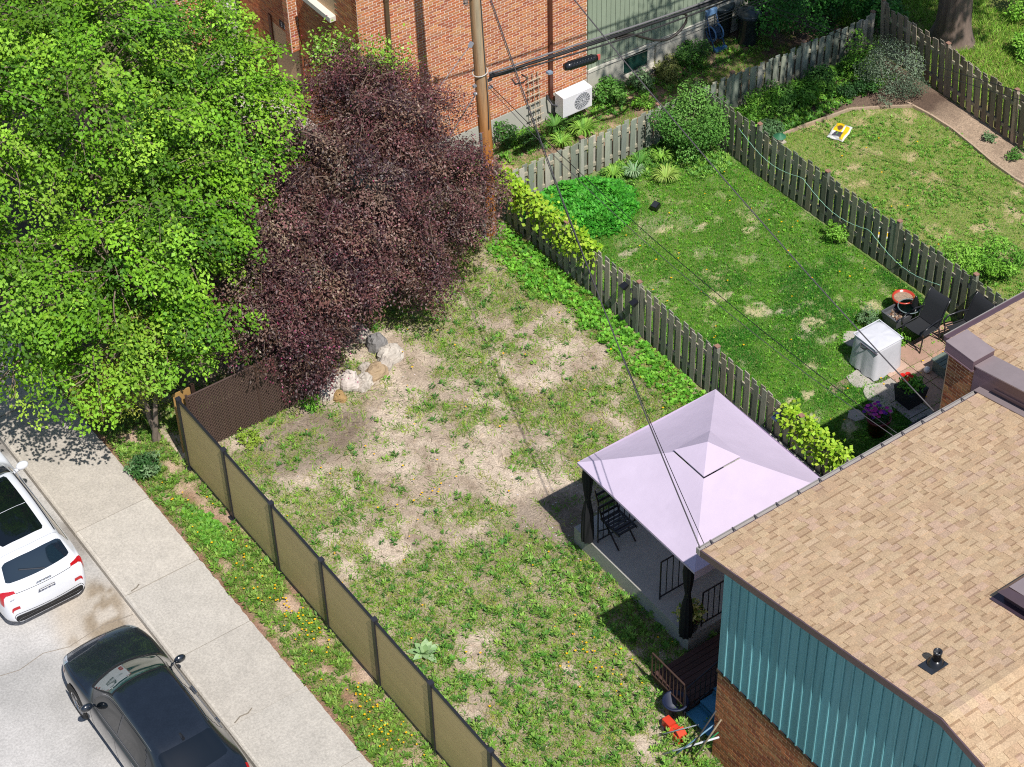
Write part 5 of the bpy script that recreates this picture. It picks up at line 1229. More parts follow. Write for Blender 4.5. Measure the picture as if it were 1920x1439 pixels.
def tree(name, label, base, stems, clumps, nclus, per, L, W, palette, m, trunk_r=.16, spread=.2, up=.75, shell=.45, bark=(1, 1, 1), extra=None, wts=None, flat=.3, gapthr=.5, wild=.55, lowest=.35, tone=.14):
    """stems: crotch points; clumps: (x,y,z,rx,ry,rz,weight)"""
    root = thing(name, label, 'tree', base); mb = MB(); b = Vector(base)
    for (cx, cy, cz) in stems: limb(mb, b + Vector((random.uniform(-.05, .05), random.uniform(-.05, .05), -.1)), (cx, cy, cz), trunk_r, trunk_r * .6, 9, .05)
    mb.build('trunk', M['bark'], root, True)
    br = MB(); ends = []
    for c in clumps:
        c0 = Vector(c[:3]); s = min(stems, key=lambda q: (Vector(q) - c0).length + .5 * abs(q[2] - c0.z))
        limb(br, s, c0, trunk_r * .5, .03, 6, .10, 6, bark)
        for _ in range(int(9 + 9 * c[3])):
            d = rdir(1)[0]; d[2] = d[2] * .8 + .15; e = c0 + Vector((d[0] * c[3], d[1] * c[4], d[2] * c[5])) * random.uniform(.6, .98)
            if e.z < .35: continue
            limb(br, c0 + (e - c0) * random.uniform(.15, .55), e, .018, .005, 4, .2, 4, bark)
    br.build('branches', M['bark'], root, True, kind='stuff')
    wt = np.array([c[6] * (c[3] * c[4] + c[3] * c[5] + c[4] * c[5]) for c in clumps]); wt = wt / wt.sum()
    which = RNG.choice(len(clumps), nclus, p=wt); Cc = np.array([c[:6] for c in clumps])[which]
    d = rdir(nclus); rr = (shell + (1 - shell) * RNG.random(nclus) ** .5)
    lump = 1 + .2 * (vnoise(d[:, 0] * 2 + which * 3.1, d[:, 1] * 2 + d[:, 2] * 1.7, 2, 3, 1.6) - .5) * 2
    K = Cc[:, :3] + d * Cc[:, 3:6] * (rr * lump)[:, None]
    keep = K[:, 2] > base[2] + lowest; K, d = K[keep], d[keep]
    gap = vnoise(K[:, 0] * .9 + K[:, 2] * .5, K[:, 1] * .9 - K[:, 2] * .6, 5, 3, 1.5); keep = gap + .25 * RNG.random(len(K)) > gapthr; K, d = K[keep], d[keep]
    # every cluster is a flattened leafy spray on its own shoot, tilted outwards
    n0 = len(K); sn = unit(d * np.array([.55, .55, .35]) + rdir(n0) * .28 + np.array([0, 0, .95])); out = d * np.array([1, 1, .25]); sa = unit(out - sn * (out * sn).sum(1, keepdims=True)); sb = np.cross(sn, sa)
    size = spread * RNG.uniform(.55, 1.45, n0); cnt = np.maximum(6, (per * (size / spread) ** 1.6).astype(int)); i = np.repeat(np.arange(n0), cnt); n = len(i)
    u_ = np.sqrt(RNG.random(n)); t_ = RNG.random(n) * 6.2832; a_ = 1.7 * u_ * np.cos(t_); b_ = 1.1 * u_ * np.sin(t_); c_ = RNG.normal(0, 1, n) * flat - .25 * (a_ ** 2 + b_ ** 2) * .35
    P = K[i] + (sa[i] * a_[:, None] + sb[i] * b_[:, None] + sn[i] * c_[:, None]) * size[i][:, None]; P[:, 2] = np.maximum(P[:, 2], base[2] + .12)
    nr = unit(sn[i] * 1.0 + rdir(n) * wild); D = unit(np.cross(nr, rdir(n)) + sa[i] * .35 + np.array([0, 0, -.2])); S = unit(np.cross(nr, D))
    tint = pal(palette, n0, tone, wts)[i] * (1 + RNG.uniform(-.2, .2, (n, 1)))
    V, F, cc = leafquads(P, D, S, L * RNG.uniform(.5, 1.3, n), W * RNG.uniform(.5, 1.3, n), tint)
    tw = MB(); pick = RNG.choice(n0, min(n0, 900), replace=False)
    for k_ in pick: tw.tube([tuple(K[k_] - sa[k_] * size[k_] * 1.6 - sn[k_] * .12), tuple(K[k_] - sn[k_] * .02), tuple(K[k_] + sa[k_] * size[k_] * 1.2)], [.012, .008, .003], 4, bark, False)
    tw.build('twigs', M['bark'], root, kind='stuff')
    if extra is not None: V, F, cc = cat([(V, F, cc), extra])
    loc = np.array(base); o = bpy.data.objects.new('crown', mesh_np('crown', V - loc, F, cc, m)); link(o, root, base); return root

# big green maple over the pavement
gcl = [(-5.6, 6.2, 6.2, 2.6, 2.6, 2.3, 1.2), (-3.6, 5.2, 5.0, 2.0, 1.9, 1.7, 1.2), (-2.6, 6.2, 4.6, 1.5, 1.5, 1.4, 1.1), (-5.4, 3.7, 4.6, 1.8, 1.6, 1.5, 1.2), (-6.8, 3.4, 4.2, 1.9, 1.6, 1.4, 1.2),
       (-8.4, 3.9, 3.9, 1.7, 1.6, 1.5, 1.1), (-9.6, 5.2, 4.4, 1.8, 1.8, 1.7, 1), (-8.0, 5.9, 6.4, 2.2, 2.0, 1.8, 1), (-6.6, 8.2, 7.4, 2.5, 2.4, 2.0, 1), (-3.8, 7.6, 6.4, 2.2, 2.0, 1.8, 1), (-2.0, 8.2, 4.4, 1.3, 1.3, 1.4, 1), (-1.3, 8.7, 3.8, 1.1, 1.1, 1.2, 1.1),
       (-5.5, 2.6, 3.0, 1.1, .9, 1.0, 1.3), (-6.4, 2.5, 2.7, 1.2, .9, .8, 1.3), (-7.7, 2.7, 2.7, 1.2, .9, .8, 1.3), (-9.1, 3.4, 3.0, 1.2, 1.0, .8, 1.2), (-10.3, 4.3, 3.4, 1.2, 1.2, 1.0, 1), (-4.9, 3.5, 3.3, 1.0, .9, .9, 1.1), (-5.4, 9.6, 7.2, 2.4, 2.0, 1.8, .9), (-9.4, 7.6, 6.8, 2.2, 2.2, 1.8, .9), (-8.2, 10, 8.0, 2.2, 2.2, 1.7, .8)]
GREEN = [C('#6c9a20'), C('#7caa2a'), C('#5a851e'), C('#8cb538'), C('#4b741a')]
tree('maple_tree', 'large bright green leafy tree spreading over the pavement and cars', (-5.7, 6.2, 0), [(-5.7, 6.1, 2.6), (-6.0, 5.6, 3.2), (-5.2, 6.6, 3.6)], gcl, 2550, 95, .088, .07, GREEN, M['leaf'], .2, .27, shell=.42, gapthr=.505, tone=.24, bark=(1.05, 1.0, .95), flat=.22)
# purple crab apple
pcl = [(-1.3, 3.6, 3.6, 1.9, 1.8, 1.7, 1.1), (-2.6, 3.2, 2.6, 1.5, 1.4, 1.4, 1.1), (-3.5, 2.75, 1.75, 1.2, .95, 1.1, 1.2), (.2, 3.4, 2.9, 1.4, 1.4, 1.3, 1.1), (1.05, 3.3, 2.6, 1.0, 1.0, 1.0, 1.1), (-.3, 2.7, 1.9, 1.2, .9, 1.0, 1.1), (-1.4, 2.9, 2.4, 1.2, 1.0, .9, 1),
       (-.6, 4.7, 4.4, 1.4, 1.3, 1.1, 1), (.6, 4.9, 3.7, 1.3, 1.3, 1.0, 1), (-2.4, 4.5, 4.0, 1.4, 1.3, 1.1, .9), (-.1, 5.7, 4.6, .85, .85, .7, .8), (1.0, 5.8, 3.5, 1.0, .9, .8, .8), (-3.6, 2.1, 1.6, .8, .6, .8, 1.3), (-3.55, 1.95, 1.05, .6, .4, .55, 1.2), (-3.2, 2.15, 2.2, 1.0, .7, .9, 1.2), (-4.4, 2.2, 2.1, .7, .5, .6, 1.0), (-2.2, 2.4, 2.4, 1.0, .7, .8, 1.1), (-4.0, 2.7, 2.9, 1.0, .9, .9, 1.2), (-3.4, 3.3, 3.7, 1.2, 1.1, 1.0, 1.1), (-4.5, 2.3, 2.2, .7, .6, .7, 1.1)]
PUR = [C('#4c2c30'), C('#5f383a'), C('#3a2427'), C('#754e4a'), C('#5c4034'), C('#7a6254')]
n_ = 1500; K_ = np.array([(.1, 6.1, 4.9), (.75, 6.0, 4.5), (1.2, 6.0, 4.2), (-.3, 6.1, 5.1)])[RNG.integers(0, 4, n_)] + RNG.normal(0, 1, (n_, 3)) * np.array([.28, .25, .22])
nr_ = unit(rdir(n_) + np.array([0, 0, .7])); D_ = unit(np.cross(nr_, rdir(n_))); ex = leafquads(K_, D_, np.cross(nr_, D_), .085, .055, pal([C('#86b23a'), C('#9cc24c'), C('#6f9c2c')], n_))
n_ = 1100; K2 = np.array([c[:3] for c in pcl])[RNG.integers(0, len(pcl), n_)] + rdir(n_) * RNG.uniform(.8, 1.35, (n_, 1)); nr_ = rdir(n_); D_ = unit(np.cross(nr_, rdir(n_)))
K2[:, 2] = np.maximum(K2[:, 2], .5); ex = cat([ex, leafquads(K2, D_, np.cross(nr_, D_), .04, .035, pal([C('#a83a68'), C('#8f2f5a'), C('#c0608a')], n_))])
tree('crab_apple_tree', 'purple leaved crab apple tree in front of the brick house', (-1.7, 4.1, 0), [(-1.9, 3.9, 1.4), (-1.2, 3.9, 1.7), (-1.6, 4.4, 2.0)], pcl, 2100, 110, .072, .034, PUR, M['leaf_dark'], .12, .24, shell=.4, wild=.75, flat=.32, bark=(.8, .7, .68), extra=ex, gapthr=.48, tone=.25)
# cedar at the pavement corner
ccl = [(-6.6, 2.75, 2.0, .6, .5, .7, 1), (-7.2, 2.85, 1.9, .65, .55, .55, 1), (-7.8, 3.1, 1.9, .55, .5, .5, 1), (-6.9, 3.3, 2.6, .7, .6, .7, 1)]
tree('cedar_tree', 'yellow green cedar with pale bare trunk at the fence corner', (-6.75, 2.95, 0), [(-6.85, 2.98, 1.2), (-6.6, 2.9, 1.3)], ccl, 420, 55, .06, .018, [C('#8a9a2c'), C('#9aa83a'), C('#748a28'), C('#a8b048')], M['leaf'], .07, .15, wild=.7, bark=(1.25, 1.2, 1.15))
# tall tree at the far corner: its crown is above the picture
tcl = [(15.3, -1.0, 9.6, 1.9, 1.6, 1.3, 1), (16.2, -.4, 10.2, 1.6, 1.4, 1.2, 1), (10.6, -.6, 9.6, 2.2, 2.0, 1.5, 1), (13.0, -.6, 10.2, 2.4, 2.2, 1.6, 1), (12.2, 1.6, 9.6, 2.0, 2.0, 1.4, 1), (15.2, 1.2, 10.6, 2.4, 2.2, 1.7, 1), (16.6, 3.6, 11, 2.6, 2.4, 1.9, 1), (14, 3.4, 11.4, 2.4, 2.4, 1.7, 1), (17.6, .6, 10.2, 2.2, 2.2, 1.6, .8), (8.7, .6, 10.2, 1.5, 1.4, 1.1, .9), (19.0, 3.8, 10.6, 2.4, 2.4, 1.8, .9), (16.5, 6.5, 10.5, 2.5, 2.4, 1.8, .9), (13.6, 6.2, 10.6, 2.4, 2.2, 1.7, .9), (11.2, 4.4, 10.8, 2.0, 2.0, 1.4, .9)]
tt = tree('shade_tree', 'massive ridged dark trunk of a tall tree behind the brown fence', (16.25, 3.7, 0), [(16.1, 3.8, 6.0), (15.9, 3.6, 7.0)], tcl, 1500, 34, .15, .12, [C('#5d8a2a'), C('#6f9c36'), C('#4c7a24')], M['leaf'], .12, .3, gapthr=.44)
q = MB(); n = 40; vs = []; prof = [(-.1, .62), (.15, .52), (.5, .44), (1.2, .40), (2.5, .38), (5, .33), (7, .28)]; dn = []
for i in range(len(prof) - 1):
    for k in range(8): t = k / 8; dn.append((prof[i][0] + (prof[i + 1][0] - prof[i][0]) * t, prof[i][1] + (prof[i + 1][1] - prof[i][1]) * t))
for i, (z, r) in enumerate(dn):
    for j in range(n):
        a = 2 * math.pi * j / n; rr = r * (1 + .055 * math.sin(13 * a + .4 * math.sin(z * 3)) + .03 * math.sin(29 * a + z * 2) + (.12 * math.sin(4 * a) if z < .4 else 0) * (1 - z / .4)); vs.append((16.25 - .03 * z + rr * math.cos(a), 3.7 + rr * math.sin(a), z))
q.add(vs, [(i * n + j, i * n + (j + 1) % n, (i + 1) * n + (j + 1) % n, (i + 1) * n + j) for i in range(len(dn) - 1) for j in range(n)], C('#75645a')); q.build('main_trunk', mat('ridged_bark', (1, 1, 1), .9, noise=.3, nscale=14, bump=.8, bscale=26, stretch=(1, 1, .2)), tt, True)

# ------------------------------------------------------------------ shrubs, perennials, climbers
def shrub(name, label, x, y, r, h, n, L, W, palette, cat_='shrub', group=None, stems=5, m=None, up=.6, lobes=7):
    z0 = hz(x, y); root = thing(name, label, cat_, (x, y, z0), group); mb = MB()
    for k in range(stems):
        a = 2 * math.pi * k / stems; limb(mb, (x + .04 * math.cos(a), y + .04 * math.sin(a), z0 - .02), (x + r * .6 * math.cos(a), y + r * .6 * math.sin(a), z0 + h * .7), .012 + .008 * r, .004, 5, .1, 4)
    mb.build('stems', M['bark'], root, kind='stuff')
    cs = [(x, y, z0 + h * .55, r * .75, h * .45)] + [(x + r * random.uniform(.45, .85) * math.cos(a), y + r * random.uniform(.45, .85) * math.sin(a), z0 + h * random.uniform(.25, .85), r * random.uniform(.22, .48), h * random.uniform(.16, .34)) for a in np.linspace(0, 2 * math.pi, lobes, endpoint=False) + random.random()]
    wt = np.array([c[3] ** 2 for c in cs]); i = RNG.choice(len(cs), n, p=wt / wt.sum()); A = np.array(cs)[i]; d = rdir(n); rr = .35 + .65 * RNG.random(n) ** .5
    P = A[:, :3] + d * np.stack([A[:, 3], A[:, 3], A[:, 4]], 1) * rr[:, None]; P[:, 2] = np.maximum(P[:, 2], z0 + .02)
    nr = unit(d * .5 + rdir(n) * .7 + np.array([0, 0, up])); D = unit(np.cross(nr, rdir(n))); S = np.cross(nr, D); tint = pal(palette, len(cs), .08)[i]
    V, F, cc = leafquads(P, D, S, L * RNG.uniform(.6, 1.2, n), W * RNG.uniform(.6, 1.2, n), tint * (1 + RNG.uniform(-.25, .25, (n, 1))))
    o = bpy.data.objects.new('foliage', mesh_np('foliage', V - np.array((x, y, z0)), F, cc, m or M['leaf'])); link(o, root, (x, y, z0)); return root
MID = [C('#5c8f38'), C('#6f9f48'), C('#4c7d30')]; BRI = [C('#72a834'), C('#86b944'), C('#5d9230')]; DRK = [C('#33592a'), C('#3f6a30'), C('#2a4a24')]; GRY = [C('#6a8a5c'), C('#7c9a6a'), C('#587a4e')]
shrub('lilac_shrub', 'large rounded green shrub in the corner of the middle lawn', 8.1, 4.0, .95, 1.55, 9500, .062, .042, MID + MID + [C('#7ba05a')], stems=9, lobes=16)
shrub('silver_shrub', 'big silvery grey green shrub in the shaded corner bed', 13.55, 2.95, .95, 1.35, 9000, .05, .022, [C('#66785f'), C('#7a8c72'), C('#54664f')], stems=8, lobes=10)
PL = [(4.75, 6.85, .35, .7, 700, 'leafy green plant against the foundation beside the pole', DRK + MID), (5.25, 6.55, .4, .35, 700, 'low dark green plant left of the trellis', DRK + BRI), (7.75, 6.75, .42, .75, 1500, 'tall green peony right of the air conditioner', MID), (8.3, 6.1, .3, .35, 700, 'bright low plant behind the silvery fence near the peony', BRI), (8.75, 6.75, .35, .55, 800, 'feathery plant under the basement window', GRY), (9.55, 6.75, .4, .45, 900, 'grassy olive plant right of the basement window', [C('#8a9050'), C('#747d40')]), (10.35, 6.7, .45, .8, 1400, 'dark green shrub at the foot of the sage wall near the hose reel', DRK + MID),
      (9.7, 5.3, .4, .45, 900, 'yellow green plant behind the silvery fence by the big shrub', [C('#a2b848'), C('#8aa83c')]), (8.9, 5.2, .35, .4, 700, 'white flecked plant behind the big rounded shrub', GRY), (10.3, 4.15, .5, .55, 1500, 'bright leafy perennial first in the shaded flower bed', BRI), (10.95, 4.1, .5, .6, 1500, 'feathery perennial second along the shaded flower bed', MID), (11.6, 3.95, .48, .6, 1500, 'leafy perennial third along the shaded flower bed', BRI + MID), (12.15, 4.05, .45, .7, 1300, 'dark perennial last along the silvery fence', DRK + MID), (12.5, 3.45, .28, .35, 700, 'small rounded dark shrub left of the silvery shrub', DRK), (12.95, 3.3, .3, .42, 800, 'second rounded dark shrub touching the silvery shrub', DRK), (9.95, 3.3, .35, .45, 900, 'feathery green plant at the near end of the garden bed', GRY), (13.5, 4.1, .5, .95, 1300, 'bright shrub in the fence corner behind the silvery shrub', BRI), (9.55, 4.1, .45, .4, 1100, 'pale green groundcover mound beside the dark fence top', BRI),
      (13.95, .1, .17, .18, 260, 'small grey green plant alone on the bare soil bed', GRY), (13.9, -.75, .22, .25, 320, 'small plant on the soil bed near the right edge', MID), (8.5, -.55, .28, .5, 700, 'green climber clump at the foot of the dark picket fence', BRI), (9.9, -3.0, .65, .8, 2400, 'bright round bush behind the dark fence near the roof', BRI), (10.6, -3.6, .6, .75, 2000, 'bright bush right of the round bush behind the dark fence', BRI), (9.25, -2.35, .45, .5, 1100, 'paler green bush just behind the dark picket fence', GRY + BRI), (-7.35, 2.25, .38, .4, 1100, 'low dark green shrub at the pavement edge below the cedar', DRK + GRY), (-2.95, 3.05, .35, .45, 700, 'green sucker growth inside the boulder row', BRI), (-3.75, 1.85, .22, .28, 420, 'bright green weed clump left of the boulders', BRI), (-5.25, 1.75, .3, .22, 500, 'yellow green low plant at the foot of the brown slatted fence', [C('#a2b848'), C('#8aa83c')]), (7.2, -3.0, .3, .3, 500, 'silvery leaved plant behind the covered grill', GRY), (7.35, -3.85, .25, .28, 420, 'green plant between grill and garden chair', BRI), (8.15, -3.6, .22, .5, 420, 'bright green plant behind the glass side table', BRI)]
for (x, y, r, h, n, lab, p) in PL: shrub('perennial_plant', lab, x, y, r, h, n, .09 if r > .3 else .07, .035, p, 'plant', 'garden plants')
SHD = [(13.3, 6.3, 1.1, 1.9, 5200, 'dark green shrub in deep shade behind the back fence'), (14.6, 6.2, 1.1, 2.1, 5200, 'dark leafy shrub left of the massive trunk'), (15.0, 5.0, .6, 1.2, 2200, 'leafy sapling against the fence corner'), (12.9, 7.6, .9, 1.5, 3500, 'dark shrub behind the rubbish bins')]
for (x, y, r, h, n, lab) in SHD: shrub('shade_shrub', lab, x, y, r, h, n, .09, .06, [C('#3f7a30'), C('#4f8f3a'), C('#2f6428')], 'shrub', 'shrubs in deep shade')
for (x, y, r, h, n, lab) in ((17.3, 2.0, .6, .6, 1500, 'bright bush right of the massive trunk'), (18.5, 3.2, .8, .8, 2200, 'bright bush at the top right corner'), (17.6, .2, .6, .5, 1500, 'low bright bush behind the brown fence'), (19.4, 1.6, .8, .7, 2000, 'bright bush at the right edge beyond the fence')): shrub('wild_bush', lab, x, y, r, h, n, .09, .055, BRI, 'bush', 'bushes beyond the brown fence')
# arching clumps: day lilies, irises
def clump(name, label, x, y, r, h, n, w, palette, cat_='plant', group='strap leaved clumps'):
    z0 = hz(x, y); root = thing(name, label, cat_, (x, y, z0), group); th = RNG.random(n) * 2 * np.pi; L = RNG.uniform(.6, 1, n); parts = []
    D = np.stack([np.cos(th), np.sin(th), 0 * th], 1); S = np.stack([-np.sin(th), np.cos(th), 0 * th], 1); ws = w * RNG.uniform(.7, 1.2, n); cc = pal(palette, n, .2); base = np.array([x, y, z0]) + D * .04 * RNG.random((n, 1)); prev = None; V = []; seg = 4
    for k in range(seg + 1):
        t = k / seg; c = base + D * (r * L * t ** 1.2)[:, None] + np.array([0, 0, 1.0]) * (h * L * np.sin(t * 2.3) * .95)[:, None]; wk = (ws * (1 - t ** 2.5) * .5)[:, None]; V.append(c - S * wk); V.append(c + S * wk)
    V = np.stack(V, 1); m_ = 2 * (seg + 1); F = np.array([[2 * k, 2 * k + 1, 2 * k + 3, 2 * k + 2] for k in range(seg)]); F = (np.arange(n)[:, None, None] * m_ + F[None]).reshape(-1, 4)
    o = bpy.data.objects.new('leaves', mesh_np('leaves', V.reshape(-1, 3) - np.array((x, y, z0)), F, np.repeat(cc, m_, 0), M['leaf'])); link(o, root, (x, y, z0)); return root
LIL = [C('#7fae40'), C('#92bb52'), C('#6a9a34')]
for a in ((6.45, 6.05, .5, .42, 170, .035, LIL, 'daylily_clump', 'large arching day lily clump below the air conditioner'), (5.75, 6.0, .35, .32, 90, .03, LIL, 'daylily_clump', 'day lily clump in front of the trellis'), (6.0, 6.6, .4, .36, 110, .032, MID, 'daylily_clump', 'darker day lily clump against the foundation'), (6.9, 3.5, .42, .32, 130, .03, [C('#a2b860'), C('#8fae4c')], 'daylily_clump', 'pale striped strap leaved clump at the bed edge of the middle lawn'), (6.35, 4.0, .3, .4, 80, .035, [C('#86a878'), C('#9ab88a')], 'iris_clump', 'grey green iris clump beside the lush groundcover'), (6.7, 4.2, .3, .42, 90, .035, MID, 'iris_clump', 'green iris clump against the silvery fence'), (7.25, 4.1, .32, .35, 90, .032, LIL, 'iris_clump', 'yellow green iris clump right of the strap leaved clump'), (5.95, 4.25, .3, .35, 80, .03, LIL, 'iris_clump', 'iris clump just right of the lush groundcover')): clump(a[7], a[8], *a[:7])
# mullein rosette by the composite fence
z0 = hz(-5.5, -4.95); mu = thing('mullein_plant', 'large pale green mullein rosette beside the composite fence', 'plant', (-5.5, -4.95, z0))
for k in range(17):
    a = 2.4 * k; t = k / 16; L = .38 - .2 * t; e = .25 + .9 * t; n = 6; q = MB(); vs = []; d = Vector((math.cos(a), math.sin(a), 0)); s = Vector((-math.sin(a), math.cos(a), 0)); c = jit(random.choice([C('#9cb884'), C('#8fb078'), C('#a8c292')]), .08)
    for i in range(n + 1):
        u = i / n; w_ = .075 * math.sin(math.pi * min(1, u * .93 + .05)) * (1 - .25 * t); p = Vector((-5.5, -4.95, z0 + .03)) + d * L * u * math.cos(e) + Vector((0, 0, L * math.sin(e) * u - .12 * u * u * (1 - t))); vs += [p - s * w_, p + Vector((0, 0, -.015)), p + s * w_]
    q.add(vs, [(i * 3 + j, i * 3 + j + 1, i * 3 + j + 4, i * 3 + j + 3) for i in range(n) for j in range(2)], c); q.build('leaf', M['leaf'], mu, True)
# lush groundcover patch in the lawn corner
cm = lambda x, y: bump2(x + .25 * (vnoise(x, y, 3, 2, 1.5) - .5), y, 4.55, 3.75, 1.35, 1.05) * (x > 3.2)
P = scatter(3.2, 6.0, 2.3, 4.7, 8000, cm); P[:, 2] += (RNG.uniform(.0, .2, len(P)) + .22 * vnoise(P[:, 0], P[:, 1], 1, 2, 4)) * cm(P[:, 0], P[:, 1])
V, F, cc = rosettes(P, 9, .095, .05, [C('#429628'), C('#52a832'), C('#348222'), C('#62b23c')], (0, .9)); bulk_obj('groundcover', V, F, cc, M['leaf'], label='lush bright green groundcover filling the corner of the middle lawn')
# loose greenery along the beds of the middle lawn
gm = lambda x, y: np.clip(sstep(3.6, 4.2, y) * sstep(5.6, 6.0, x) + bump2(x, y, 8.1, 3.3, .7, .5), 0, 1) * .6
P = scatter(5.4, 8.6, 2.9, 4.7, 2200, gm); V, F, cc = rosettes(P, 8, .1, .04, MID + LIL, (.1, 1)); bulk_obj('bed_weeds', V, F, cc, M['leaf'], label='mixed low greenery along the back bed of the middle lawn')
P = np.column_stack([RNG.uniform(9, 14, 1500), RNG.uniform(3.2, 4.6, 1500)]); P = np.column_stack([P, hgt(P[:, 0], P[:, 1])]); V, F, cc = rosettes(P, 8, .11, .045, BRI + MID, (.1, 1)); bulk_obj('bed_weeds', V, F, cc, M['leaf'], label='mixed low greenery in the shaded flower bed')
P = scatter(3.4, 12.5, 5.9, 7.0, 1500, lambda x, y: .5 * sstep(5.9, 6.5, y)); V, F, cc = rosettes(P, 8, .12, .04, MID + BRI, (.1, 1)); bulk_obj('bed_weeds', V, F, cc, M['leaf'], label='mixed low greenery along the brick house wall')
P = np.column_stack([np.concatenate([RNG.choice([5.77, 6.34, 6.91, 7.48, 8.05], 160) + RNG.normal(0, .03, 160), RNG.uniform(5.8, 8.4, 120)]), np.concatenate([RNG.uniform(-6.5, -4.1, 160), -4.02 - .57 * RNG.integers(1, 4, 120) + RNG.normal(0, .03, 120)])]); P = np.column_stack([P, 0 * P[:, 0] + .03]); P = P[RNG.random(len(P)) < .55]
V, F, cc = tufts(P, 8, .07, .012, 1.2, BRI, .04); bulk_obj('paver_weeds', V, F, cc, M['grass'], label='weeds growing in the joints of the patio pavers')
# climbers on the grey picket fence
def vine(label, y0, y1, n, x0=3.08, z=(.35, 1.38)):
    root = thing('climbing_vine', label, 'vine', (x0, y0, 0)); yy = RNG.uniform(min(y0, y1), max(y0, y1), n); drop = RNG.random(n) ** 1.6; hang = .35 + .65 * vnoise(yy, yy * 0, 4, 3, 2.5)
    P = np.stack([x0 + RNG.normal(0, .10, n) - .04 * drop, yy, z[1] - (z[1] - z[0]) * drop * hang + RNG.normal(0, .03, n)], 1); nr = unit(rdir(n) * .7 + np.array([-.5, -.2, .9])); D = unit(np.cross(nr, rdir(n)) + np.array([0, 0, -.3])); S = unit(np.cross(nr, D))
    V, F, cc = leafquads(P, D, S, .105 * RNG.uniform(.6, 1.2, n), .085 * RNG.uniform(.6, 1.2, n), pal([C('#8fb52a'), C('#a0c234'), C('#7aa324'), C('#adc944')], n)); o = bpy.data.objects.new('foliage', mesh_np('foliage', V - np.array((x0, y0, 0)), F, cc, M['leaf'])); link(o, root, (x0, y0, 0))
    mb = MB()
    for k in range(6): limb(mb, (x0 + .05, y0 + (y1 - y0) * k / 6, .0), (x0, y0 + (y1 - y0) * (k + .8) / 6, 1.3), .012, .006, 5, .1, 5)
    mb.build('stem', M['bark'], root, kind='stuff')
vine('yellow green vine covering the pole end of the grey picket fence', 4.75, 1.15, 1900)
vine('yellow green vine over the grey fence between canopy and tan roof', -4.9, -6.7, 1000)
